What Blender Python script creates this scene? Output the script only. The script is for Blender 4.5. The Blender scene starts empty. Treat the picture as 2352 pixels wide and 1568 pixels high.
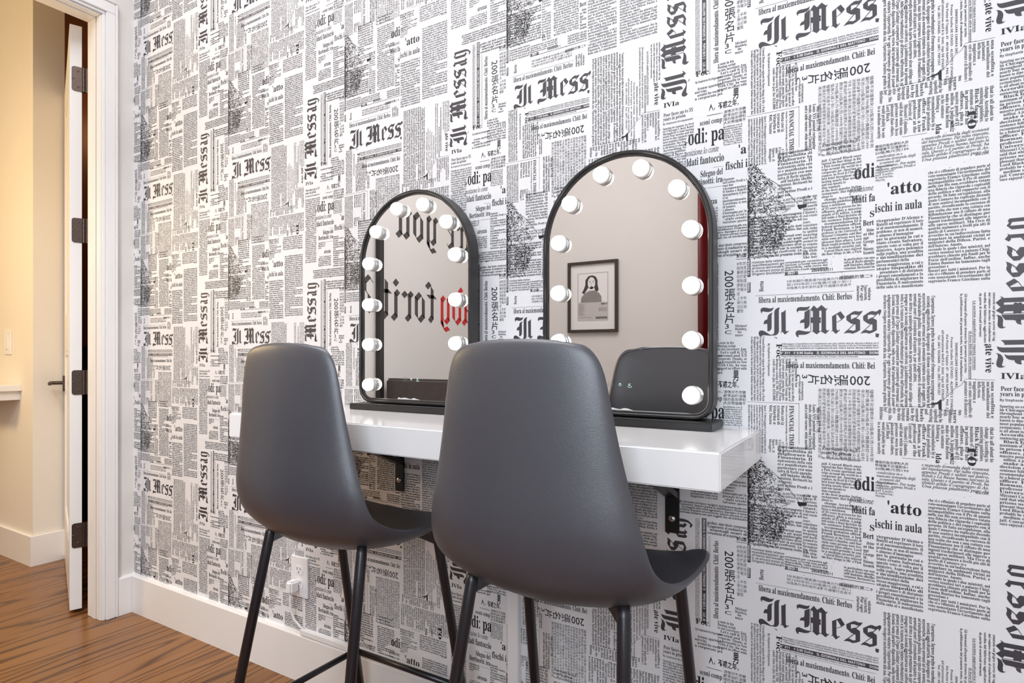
import bpy, bmesh, math, random
import numpy as np
from mathutils import Vector, Matrix
random.seed(7)
C = bpy.context.scene.collection
SC = bpy.context.scene

# ---------------------------------------------------------------- camera, light, exposure
cam = bpy.data.cameras.new('camera')
cam.sensor_width = 36.0
cam.lens = 1399.0 / 2352.0 * 36.0
cam.shift_y = 33.3 / 2352.0
cam.clip_start = 0.02
cam_o = bpy.data.objects.new('camera', cam)
C.objects.link(cam_o)
cam_o.location = (2.3427, -1.1750, 0.926)
cam_o.rotation_euler = (math.pi / 2, 0, math.radians(31.55))
SC.camera = cam_o

SC.view_settings.view_transform = 'Standard'
SC.view_settings.look = 'None'
SC.view_settings.gamma = 1.0
SC.view_settings.use_curve_mapping = False
SC.view_settings.exposure = 0.24
SC.cycles.use_denoising = True
SC.cycles.max_bounces = 8
SC.cycles.diffuse_bounces = 5
SC.cycles.glossy_bounces = 4
SC.cycles.sample_clamp_indirect = 6.0

world = bpy.data.worlds.new('world')
SC.world = world
world.use_nodes = True
world.node_tree.nodes['Background'].inputs[0].default_value = (0.75, 0.86, 1.0, 1)
world.node_tree.nodes['Background'].inputs[1].default_value = 1.2

def area(name, loc, target, sx, sy, power, col):
    l = bpy.data.lights.new(name, 'AREA'); l.shape = 'RECTANGLE'; l.size = sx; l.size_y = sy
    l.energy = power; l.color = col
    o = bpy.data.objects.new(name, l); C.objects.link(o); o.location = loc
    d = Vector(target) - Vector(loc)
    o.rotation_euler = d.to_track_quat('-Z', 'Y').to_euler()
    return o
area('window_daylight', (2.62, -2.50, 1.50), (2.4, 0.0, 1.0), 1.35, 1.55, 33, (0.80, 0.90, 1.0))
area('overhead_fill', (1.15, -1.05, 2.86), (1.05, -0.85, 0), 1.8, 1.3, 36, (0.98, 0.98, 1.0))  # added soft overhead fill, unseen and without a fixture, evens out the walls
def point(name, loc, power, col, r=0.08):
    l = bpy.data.lights.new(name, 'POINT'); l.energy = power; l.color = col; l.shadow_soft_size = r
    o = bpy.data.objects.new(name, l); C.objects.link(o); o.location = loc
    return o
def spot(name, loc, target, power, col, ang, r=0.15):
    l = bpy.data.lights.new(name, 'SPOT'); l.energy = power; l.color = col; l.spot_size = math.radians(ang); l.spot_blend = 1.0; l.shadow_soft_size = r
    o = bpy.data.objects.new(name, l); C.objects.link(o); o.location = loc
    o.rotation_euler = (Vector(target) - Vector(loc)).to_track_quat('-Z', 'Y').to_euler()
spot('corner_fill', (1.55, -1.70, 2.82), (0.12, -0.30, 0.35), 130, (1.0, 0.98, 0.96), 50)  # added fill spot without a fixture, brightens the dim lower left corner
point('hall_lamp', (-0.80, -1.00, 1.50), 33, (1.0, 0.72, 0.36), 0.12)
point('closet_fill', (-1.05, 0.75, 2.3), 4, (1.0, 0.5, 0.2), 0.06)  # added weak warm fill, no lamp there; lifts the cupboard wood from black

# ---------------------------------------------------------------- materials
def mat(name, col, rough=0.5, metal=0.0, spec=0.5, noise=0.0, nscale=60.0, bump=0.0, bscale=400.0, emit=None, estr=0.0, coat=0.0):
    m = bpy.data.materials.new(name); m.use_nodes = True
    nt = m.node_tree; b = nt.nodes['Principled BSDF']
    b.inputs['Base Color'].default_value = (*col, 1)
    b.inputs['Roughness'].default_value = rough
    b.inputs['Metallic'].default_value = metal
    b.inputs['Specular IOR Level'].default_value = spec
    if coat: b.inputs['Coat Weight'].default_value = coat
    tc = nt.nodes.new('ShaderNodeTexCoord')
    if noise > 0:
        n = nt.nodes.new('ShaderNodeTexNoise'); n.inputs['Scale'].default_value = nscale; n.inputs['Detail'].default_value = 4
        nt.links.new(tc.outputs['Object'], n.inputs['Vector'])
        r = nt.nodes.new('ShaderNodeMapRange')
        r.inputs['To Min'].default_value = 1 - noise; r.inputs['To Max'].default_value = 1 + noise
        nt.links.new(n.outputs['Fac'], r.inputs['Value'])
        mx = nt.nodes.new('ShaderNodeVectorMath'); mx.operation = 'SCALE'
        mx.inputs[0].default_value = col
        nt.links.new(r.outputs['Result'], mx.inputs['Scale'])
        nt.links.new(mx.outputs['Vector'], b.inputs['Base Color'])
    if bump > 0:
        n2 = nt.nodes.new('ShaderNodeTexNoise'); n2.inputs['Scale'].default_value = bscale; n2.inputs['Detail'].default_value = 3
        nt.links.new(tc.outputs['Object'], n2.inputs['Vector'])
        bp = nt.nodes.new('ShaderNodeBump'); bp.inputs['Strength'].default_value = bump; bp.inputs['Distance'].default_value = 0.001
        nt.links.new(n2.outputs['Fac'], bp.inputs['Height']); nt.links.new(bp.outputs['Normal'], b.inputs['Normal'])
    if emit:
        b.inputs['Emission Color'].default_value = (*emit, 1); b.inputs['Emission Strength'].default_value = estr
    return m
M = {}
M['paper'] = mat('wallpaper paper', (0.78, 0.77, 0.785), 0.55, noise=0.03, nscale=6, bump=0.05, bscale=300)
M['ink'] = mat('wallpaper black ink', (0.006, 0.005, 0.006), 0.55, noise=0.2, nscale=90)
M['inkmast'] = mat('wallpaper masthead ink', (0.050, 0.044, 0.052), 0.5, noise=0.12, nscale=300)
M['inkgrey'] = mat('wallpaper grey ink', (0.12, 0.115, 0.12), 0.55, noise=0.2, nscale=90)
M['inkthin'] = mat('wallpaper thin ink', (0.014, 0.012, 0.014), 0.55, noise=0.2, nscale=90)
M['white_paint'] = mat('white satin paint', (0.82, 0.80, 0.79), 0.32, noise=0.015, nscale=8)
M['wall_paint'] = mat('warm white wall paint', (0.74, 0.705, 0.675), 0.7, noise=0.02, nscale=5, bump=0.04)
M['hall_paint'] = mat('cream hall wall paint', (0.80, 0.75, 0.68), 0.7, noise=0.02, nscale=5)
M['ceil'] = mat('white ceiling paint', (0.82, 0.81, 0.80), 0.8)
M['shelf'] = mat('white lacquer', (0.84, 0.83, 0.835), 0.16, noise=0.015, nscale=12, coat=0.3)
M['black_metal'] = mat('black powder coated metal', (0.013, 0.012, 0.013), 0.36, spec=0.6, bump=0.08, bscale=900)
M['leg'] = mat('black painted steel tube', (0.014, 0.013, 0.018), 0.30, spec=0.6)
M['shell'] = mat('charcoal moulded plastic', (0.056, 0.058, 0.072), 0.37, spec=1.0, noise=0.06, nscale=9, bump=0.25, bscale=700)
M['mirror'] = mat('mirror glass', (0.90, 0.88, 0.86), 0.005, metal=1.0)
M['bulb'] = mat('glowing bulb globe', (1, 1, 1), 0.3, emit=(1.0, 0.93, 0.86), estr=6.0)
M['bulb_base'] = mat('grey white bulb collar', (0.42, 0.41, 0.40), 0.15, coat=0.5)
M['button'] = mat('backlit touch icon', (0.6, 0.8, 0.72), 0.4, emit=(0.55, 0.9, 0.75), estr=0.35)
M['button_grey'] = mat('grey touch icon print', (0.25, 0.23, 0.22), 0.4)
M['bronze'] = mat('oil rubbed bronze', (0.10, 0.072, 0.06), 0.38, metal=0.85, noise=0.15, nscale=80)
M['plastic_white'] = mat('white plastic', (0.84, 0.83, 0.84), 0.3)
M['slot'] = mat('dark slot', (0.12, 0.11, 0.11), 0.6)
M['steel'] = mat('zinc plated steel', (0.62, 0.60, 0.58), 0.25, metal=1.0)
M['bracket'] = mat('black steel bracket', (0.012, 0.012, 0.013), 0.35, spec=0.6)
M['vinyl'] = mat('charcoal vinyl lettering', (0.065, 0.058, 0.055), 0.5)
M['vinyl_red'] = mat('red vinyl lettering', (0.62, 0.012, 0.015), 0.45)
M['curtain'] = mat('deep red velvet', (0.115, 0.0015, 0.002), 0.45, noise=0.15, nscale=14)
M['headboard'] = mat('grey velvet upholstery', (0.085, 0.072, 0.072), 0.75, noise=0.25, nscale=30, bump=0.3, bscale=200)
M['post'] = mat('black post paint', (0.02, 0.018, 0.018), 0.4)
M['frame_wood'] = mat('dark brown picture frame', (0.045, 0.028, 0.022), 0.35, noise=0.2, nscale=40)
M['mount'] = mat('white picture mount', (0.82, 0.79, 0.77), 0.6)
M['print_light'] = mat('light grey print', (0.55, 0.51, 0.49), 0.6, noise=0.06, nscale=40)
M['print_mid'] = mat('mid grey print', (0.26, 0.24, 0.23), 0.6, noise=0.1, nscale=60)
M['print_dark'] = mat('dark grey print', (0.05, 0.046, 0.045), 0.6)
M['dark_wood'] = mat('dark brown stained wood', (0.13, 0.05, 0.018), 0.4, noise=0.25, nscale=12)
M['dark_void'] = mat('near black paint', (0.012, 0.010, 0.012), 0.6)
M['glass'] = mat('window glass', (1, 1, 1), 0.0)
M['glass'].node_tree.nodes['Principled BSDF'].inputs['Transmission Weight'].default_value = 1.0

def wood_floor():
    m = bpy.data.materials.new('oak floor boards'); m.use_nodes = True
    nt = m.node_tree; N = nt.nodes; L = nt.links; b = N['Principled BSDF']
    tc = N.new('ShaderNodeTexCoord'); sep = N.new('ShaderNodeSeparateXYZ'); L.new(tc.outputs['Object'], sep.inputs[0])
    def math_(op, a, bb=None, v=None):
        n = N.new('ShaderNodeMath'); n.operation = op
        if hasattr(a, 'links'): L.new(a, n.inputs[0])
        else: n.inputs[0].default_value = a
        if bb is not None:
            if hasattr(bb, 'links'): L.new(bb, n.inputs[1])
            else: n.inputs[1].default_value = bb
        return n.outputs[0]
    w = 0.165
    idx = math_('FLOOR', math_('DIVIDE', sep.outputs['X'], w))
    fr = math_('FRACT', math_('DIVIDE', sep.outputs['X'], w))
    wn = N.new('ShaderNodeTexWhiteNoise'); wn.noise_dimensions = '1D'; L.new(idx, wn.inputs['W'])
    # stretched coordinates per board
    cmb = N.new('ShaderNodeCombineXYZ')
    L.new(math_('MULTIPLY', sep.outputs['X'], 5.0), cmb.inputs[0])
    L.new(math_('ADD', math_('MULTIPLY', sep.outputs['Y'], 0.42), math_('MULTIPLY', wn.outputs['Value'], 13.0)), cmb.inputs[1])
    L.new(math_('MULTIPLY', wn.outputs['Value'], 7.0), cmb.inputs[2])
    n1 = N.new('ShaderNodeTexNoise'); n1.inputs['Scale'].default_value = 1.0; n1.inputs['Detail'].default_value = 2.0; n1.inputs['Roughness'].default_value = 0.5
    L.new(cmb.outputs[0], n1.inputs['Vector'])
    ring = math_('SINE', math_('MULTIPLY', n1.outputs['Fac'], 105.0))
    ring = math_('MULTIPLY', math_('ADD', ring, 1.0), 0.5)
    ring = math_('POWER', ring, 3.5)
    # fine grain
    cm2 = N.new('ShaderNodeCombineXYZ')
    L.new(math_('MULTIPLY', sep.outputs['X'], 160.0), cm2.inputs[0]); L.new(math_('MULTIPLY', sep.outputs['Y'], 5.0), cm2.inputs[1])
    n2 = N.new('ShaderNodeTexNoise'); n2.inputs['Scale'].default_value = 1.0; n2.inputs['Detail'].default_value = 4.0
    L.new(cm2.outputs[0], n2.inputs['Vector'])
    cr = N.new('ShaderNodeValToRGB')
    e = cr.color_ramp.elements
    e[0].position = 0.0; e[0].color = (0.245, 0.110, 0.038, 1)
    e[1].position = 1.0; e[1].color = (0.048, 0.020, 0.009, 1)
    mid = cr.color_ramp.elements.new(0.45); mid.color = (0.195, 0.084, 0.029, 1)
    L.new(math_('ADD', math_('MULTIPLY', ring, 0.74), math_('MULTIPLY', math_('SUBTRACT', n2.outputs['Fac'], 0.35), 0.7)), cr.inputs['Fac'])
    vm = N.new('ShaderNodeVectorMath'); vm.operation = 'SCALE'; L.new(cr.outputs['Color'], vm.inputs[0])
    seam = math_('GREATER_THAN', math_('ABSOLUTE', math_('SUBTRACT', fr, 0.5)), 0.494)
    k = math_('SUBTRACT', math_('ADD', math_('MULTIPLY', wn.outputs['Value'], 0.22), 0.89), math_('MULTIPLY', seam, 0.35))
    L.new(k, vm.inputs['Scale']); L.new(vm.outputs['Vector'], b.inputs['Base Color'])
    b.inputs['Roughness'].default_value = 0.25
    b.inputs['Specular IOR Level'].default_value = 0.3
    bp = N.new('ShaderNodeBump'); bp.inputs['Strength'].default_value = 0.12; bp.inputs['Distance'].default_value = 0.002
    L.new(n2.outputs['Fac'], bp.inputs['Height']); L.new(bp.outputs['Normal'], b.inputs['Normal'])
    return m
M['floor'] = wood_floor()

# ---------------------------------------------------------------- helpers
def link(o, parent=None):
    C.objects.link(o)
    if parent: o.parent = parent
    return o
def obj(name, bm, m, parent=None, smooth=False, bevel=0.0, seg=2):
    if bevel > 0:
        bmesh.ops.bevel(bm, geom=[e for e in bm.edges], offset=bevel, segments=seg, affect='EDGES', clamp_overlap=True)
    bmesh.ops.recalc_face_normals(bm, faces=bm.faces)
    me = bpy.data.meshes.new(name); bm.to_mesh(me); bm.free()
    ms = m if isinstance(m, (list, tuple)) else [m]
    for x in ms: me.materials.append(M[x])
    if smooth:
        me.shade_smooth()
    o = bpy.data.objects.new(name, me)
    return link(o, parent)
def thing(name, label, cat, loc=(0, 0, 0), rz=0, group=None):
    o = bpy.data.objects.new(name, None); o.empty_display_size = 0.05
    C.objects.link(o); o.location = loc; o.rotation_euler = (0, 0, rz)
    return tag(o, label, cat, group)
def tag(o, label, cat, group=None):
    o['label'] = label; o['category'] = cat
    if group: o['group'] = group
    return o
def struct(o):
    o['kind'] = 'structure'; return o
def box(bm, x0, x1, y0, y1, z0, z1, mi=0, mtx=None):
    vs = [Vector((x, y, z)) for x in (x0, x1) for y in (y0, y1) for z in (z0, z1)]
    if mtx: vs = [mtx @ v for v in vs]
    v = [bm.verts.new(p) for p in vs]
    for f in ((0, 1, 3, 2), (4, 6, 7, 5), (0, 4, 5, 1), (2, 3, 7, 6), (0, 2, 6, 4), (1, 5, 7, 3)):
        bm.faces.new([v[i] for i in f]).material_index = mi
    return v
def BX(*a, **k):
    bm = bmesh.new(); box(bm, *a, **k); return bm
def tube(bm, pts, r, n=14, cap=True):
    pts = [Vector(p) for p in pts]; rings = []
    rs = r if isinstance(r, (list, tuple)) else [r] * len(pts)
    up = None
    for i, p in enumerate(pts):
        d = (pts[min(i + 1, len(pts) - 1)] - pts[max(i - 1, 0)]).normalized()
        if up is None:
            up = Vector((0, 0, 1)) if abs(d.z) < 0.9 else Vector((1, 0, 0))
        a = d.cross(up).normalized(); b = a.cross(d).normalized(); up = b
        rings.append([bm.verts.new(p + rs[i] * (math.cos(t) * a + math.sin(t) * b)) for t in [2 * math.pi * k / n for k in range(n)]])
    for q, s in zip(rings, rings[1:]):
        for k in range(n): bm.faces.new((q[k], q[(k + 1) % n], s[(k + 1) % n], s[k]))
    if cap:
        bm.faces.new(rings[0]); bm.faces.new(rings[-1])
    return bm
def lathe(bm, prof, n=24, mtx=None):
    # prof: (radius, height) along local z
    rings = []
    for r, h in prof:
        if r < 1e-6: rings.append([bm.verts.new((mtx @ Vector((0, 0, h))) if mtx else (0, 0, h))])
        else:
            ring = []
            for k in range(n):
                t = 2 * math.pi * k / n; p = Vector((r * math.cos(t), r * math.sin(t), h))
                ring.append(bm.verts.new(mtx @ p if mtx else p))
            rings.append(ring)
    for q, s in zip(rings, rings[1:]):
        for k in range(n):
            a, b = q[k % len(q)], q[(k + 1) % len(q)]; c, d = s[(k + 1) % len(s)], s[k % len(s)]
            vs = []
            for v in (a, b, c, d):
                if v not in vs: vs.append(v)
            if len(vs) > 2: bm.faces.new(vs)
    return bm
def prism(bm, pts, d0, d1, axes='xz', mi=0):
    # closed outline in a plane, extruded along the third axis
    def P(a, b, d):
        return {'xz': (a, d, b), 'xy': (a, b, d), 'yz': (d, a, b)}[axes]
    A = [bm.verts.new(P(a, b, d0)) for a, b in pts]; B = [bm.verts.new(P(a, b, d1)) for a, b in pts]
    n = len(pts)
    bm.faces.new(A).material_index = mi; bm.faces.new(B[::-1]).material_index = mi
    for i in range(n): bm.faces.new((A[i], A[(i + 1) % n], B[(i + 1) % n], B[i])).material_index = mi
    return bm
def dup(root, loc, rz, label=None, group=None):
    r = root.copy(); C.objects.link(r); r.location = loc; r.rotation_euler = (0, 0, rz)
    if label: r['label'] = label
    if group: r['group'] = group
    for ch in list(root.children):
        c = ch.copy(); C.objects.link(c); c.parent = r
        for g in ch.children:
            d = g.copy(); C.objects.link(d); d.parent = c
    return r
# ---------------------------------------------------------------- room shell
XR, YF, ZC = 3.70, -2.54, 2.90
struct(obj('floor', BX(-3.2, XR + .1, YF - 1.0, 1.4, -0.06, 0.0), 'floor'))
struct(obj('ceiling', BX(-3.2, XR + .1, YF - 1.0, 1.4, ZC, ZC + 0.06), 'ceil'))
wall_back = struct(obj('wall_back', BX(0.0, XR + .1, 0.0, 0.12, 0.0, ZC), 'wall_paint'))
bm = bmesh.new()
OY0, OY1, OZ = -0.113, -0.895, 2.118          # door opening in the left wall
box(bm, -0.086, 0.0, OY0, 0.12, 0, ZC); box(bm, -0.086, 0.0, YF, OY1, 0, ZC); box(bm, -0.086, 0.0, OY1, OY0, OZ, ZC)
wall_left = struct(obj('wall_left', bm, 'wall_paint'))
bm = bmesh.new()
WX0, WX1, WZ0, WZ1 = 1.90, 3.34, 0.70, 2.30
box(bm, 0.0, WX0, YF - .1, YF, 0, ZC); box(bm, WX1, XR + .1, YF - .1, YF, 0, ZC)
box(bm, WX0, WX1, YF - .1, YF, 0, WZ0); box(bm, WX0, WX1, YF - .1, YF, WZ1, ZC)
struct(obj('wall_front', bm, 'wall_paint'))
struct(obj('wall_right', BX(XR, XR + .1, YF, 0.0, 0, ZC), 'wall_paint'))
win = struct(thing('window_1', '', ''))
for k in ('label', 'category'): del win[k]
bm = bmesh.new()
for a, b, c, d in ((WX0, WX0 + .06, WZ0, WZ1), (WX1 - .06, WX1, WZ0, WZ1), (WX0 + .06, WX1 - .06, WZ0, WZ0 + .06), (WX0 + .06, WX1 - .06, WZ1 - .06, WZ1), (WX0 + .06, WX1 - .06, 1.48, 1.525)):
    box(bm, a, b, YF - .06, YF - .01, c, d)
obj('window_frame', bm, 'white_paint', win)
obj('window_pane', BX(WX0 + .05, WX1 - .05, YF - .036, YF - .03, WZ0 + .05, WZ1 - .05), 'glass', win)
# baseboards (square-edged, softly eased top)
def base_prof(t=0.016, h=0.135):
    return [(0, 0), (t, 0), (t, h - .006), (t - .004, h), (0, h)]
bm = bmesh.new(); prism(bm, [(-a, b) for a, b in base_prof()], 0.0, XR, 'yz')
struct(obj('baseboard_back', bm, 'white_paint'))
bm = bmesh.new(); prism(bm, [(a, b) for a, b in base_prof()], -0.064, -0.0165, 'xz'); prism(bm, base_prof(), YF, OY1 - .05, 'xz')
struct(obj('baseboard_left', bm, 'white_paint'))
bm = bmesh.new(); prism(bm, [(YF + a, b) for a, b in base_prof()], 0.0, XR, 'yz')
struct(obj('baseboard_front', bm, 'white_paint'))
# door casing and jamb
bm = bmesh.new()
H1, H2 = OZ + .015, OZ + .052
box(bm, 0.0, 0.017, -0.100, -0.070, 0, H1); box(bm, 0.0, 0.021, -0.070, -0.0635, 0, H2)
box(bm, 0.0, 0.010, -0.110, -0.100, 0, H1 - .010)
box(bm, 0.0, 0.010, OY1 + .0, -0.100, H1 - .010, H1)
box(bm, 0.0, 0.017, OY1 - .01, -0.070, H1, H2); box(bm, 0.0, 0.021, OY1 - .046, -0.0635, H2, H2 + .0065)
box(bm, 0.0, 0.017, OY1 - .046, OY1 - .010, 0, H2)
struct(obj('trim_1', bm, 'white_paint', bevel=0.002, seg=2))
bm = bmesh.new()
box(bm, -0.088, 0.003, OY0 - .001, OY0 + .004, 0, OZ); box(bm, -0.088, 0.003, OY1 - .004, OY1 + .001, 0, OZ); box(bm, -0.088, 0.003, OY1 + .001, OY0 - .001, OZ - .001, OZ + .004)
box(bm, -0.052, -0.024, OY0 - .004, OY0 - .001, 0, OZ - .004); box(bm, -0.052, -0.024, OY1 + .001, OY0 - .001, OZ - .004, OZ - .001)
struct(obj('trim_2', bm, 'white_paint', bevel=0.002, seg=2))

# hall beyond the door
struct(obj('wall_hall', BX(-3.1, -0.872, 0.012, 0.134, 0, ZC), 'hall_paint'))
struct(obj('wall_hall_end', BX(-3.2, -3.1, YF - 1.0, 1.4, 0, ZC), 'hall_paint'))
struct(obj('wall_hall_side', BX(-3.1, -0.1, YF - 1.0, YF - .9, 0, ZC), 'hall_paint'))
bm = bmesh.new(); box(bm, -3.1, -0.872, -0.002, 0.012, 0, 0.13); box(bm, -0.872, -0.858, -0.002, 0.134, 0, 0.13)
struct(obj('baseboard_hall', bm, 'white_paint'))
bm = bmesh.new(); box(bm, -3.1, 0.0, 1.3, 1.4, 0, ZC); box(bm, -0.086, 0.0, 0.12, 1.3, 0, ZC)
struct(obj('wall_closet', bm, 'dark_wood'))
# dark cabinet seen through the gaps on both sides of the open door
cab = thing('cabinet', 'dark brown tall cupboard in the unlit space behind the open door', 'cabinet', (-1.75, 0.75, 0))
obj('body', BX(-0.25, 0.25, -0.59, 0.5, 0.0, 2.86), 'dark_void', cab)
obj('upper_door', BX(0.25, 0.27, -0.58, 0.5, 0.98, 2.84), 'dark_wood', cab)
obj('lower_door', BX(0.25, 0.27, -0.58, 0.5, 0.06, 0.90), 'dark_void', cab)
# hall shelf with panel under it
hs = thing('console_shelf', 'white ledge shelf against the hall wall at the left edge', 'shelf', (-0.985, 0.012, 0))
obj('shelf_top', BX(-1.2, 0.0, -0.17, 0.0, 0.768, 0.795), 'white_paint', hs, bevel=.002)
obj('apron', BX(-1.2, -0.02, -0.15, 0.0, 0.728, 0.768), 'white_paint', hs)
sw = thing('light_switch', 'white rocker light switch on the warm lit hall wall', 'switch', (-1.128, 0.012, 0.99))
obj('plate', BX(-0.036, 0.036, -0.006, 0.0, -0.058, 0.058), 'plastic_white', sw, bevel=.002)
obj('rocker', BX(-0.016, 0.016, -0.010, -0.005, -0.033, 0.033), 'plastic_white', sw, bevel=.0015)

# the open door: local +X runs along the door's width, +Y is its thickness (visible face at y=0.04)
DW, DH, DT = 0.765, 2.098, 0.036
door = struct(thing('door_1', '', '', (-0.1325, -0.113, 0.016), 0))
for k in ('label', 'category'): del door[k]
door.rotation_euler = (0, 0, math.atan2(0.278, -0.723))
bm = bmesh.new(); box(bm, 0, DW, 0.006, DT - .006, 0, DH)
stiles = [(0, .11, 0, DH), (DW - .11, DW, 0, DH), (.11, DW - .11, 0, .22), (.11, DW - .11, DH - .12, DH), (.11, DW - .11, .93, 1.07)]
for a, b, c, d in stiles:
    box(bm, a, b, 0, .006, c, d); box(bm, a, b, DT - .006, DT, c, d)
obj('leaf', bm, 'white_paint', door)
bm = bmesh.new()
for c, d in ((.22, .93), (1.07, DH - .12)):
    for y0, y1 in ((0.001, .006), (DT - .006, DT - .001)):
        for q in ((.11, .128, c, d), (DW - .128, DW - .11, c, d), (.128, DW - .128, c, c + .018), (.128, DW - .128, d - .018, d)):
            box(bm, q[0], q[1], y0, y1, q[2], q[3])
obj('panel_moulding', bm, 'white_paint', door)
for z in (1.906, 1.362, 0.815, 0.265):
    bm = bmesh.new(); w, h, r = .0310, .044, .009
    pts = []
    for cx, cz, a0 in ((w - r, h - r, 0), (w - r, -h + r, 270)):
        pts += [(cx + r * math.cos(math.radians(a0 + (90 - k * 15 if False else k * 15))), cz + r * math.sin(math.radians(a0 + k * 15))) for k in range(7)]
    # rounded on the far side, square at the knuckle
    p1 = [(-.001, -h), (-.001, h)]
    up = [(w - r + r * math.sin(t), h - r + r * math.cos(t)) for t in [k * math.pi / 12 for k in range(7)]]
    dn = [(a, -b) for a, b in up[::-1]]
    prism(bm, [(a - .001, b) for a, b in ([(0, -h), (0, h)] + up + dn)], -.0025, 0.0, 'yz')
    hg = obj('hinge', bm, 'bronze', door); hg.location = (0, 0, z)
    bm = bmesh.new()
    for k in range(5): tube(bm, [(0, -.006, -.044 + k * .0176), (0, -.006, -.044 + k * .0176 + .0168)], .0062, 12)
    obj('knuckle', bm, 'bronze', hg).location = (-.001, 0, 0)
    bm = BX(-.004, -.0015, -.030, -.004, -.044, .044); obj('frame_leaf', bm, 'bronze', hg)
    bm = bmesh.new()
    for y, zz in ((.012, .028), (.026, 0), (.012, -.028)):
        lathe(bm, [(0, .001), (.0035, .0005), (.0042, 0)], 10, Matrix.Translation((-.0025, y, zz)) @ Matrix.Rotation(-math.pi / 2, 4, 'Y'))
    obj('screw', bm, 'bronze', hg)
hd = obj('handle_plate', BX(.682, .730, DT, DT + .008, .752, .822), 'bronze', door, bevel=.0015)
bm = bmesh.new(); tube(bm, [(.706, DT + .004, .79), (.706, DT + .055, .79)], .008); tube(bm, [(.712, DT + .052, .79), (.60, DT + .054, .79)], .0075)
obj('lever', bm, 'bronze', hd)
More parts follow.
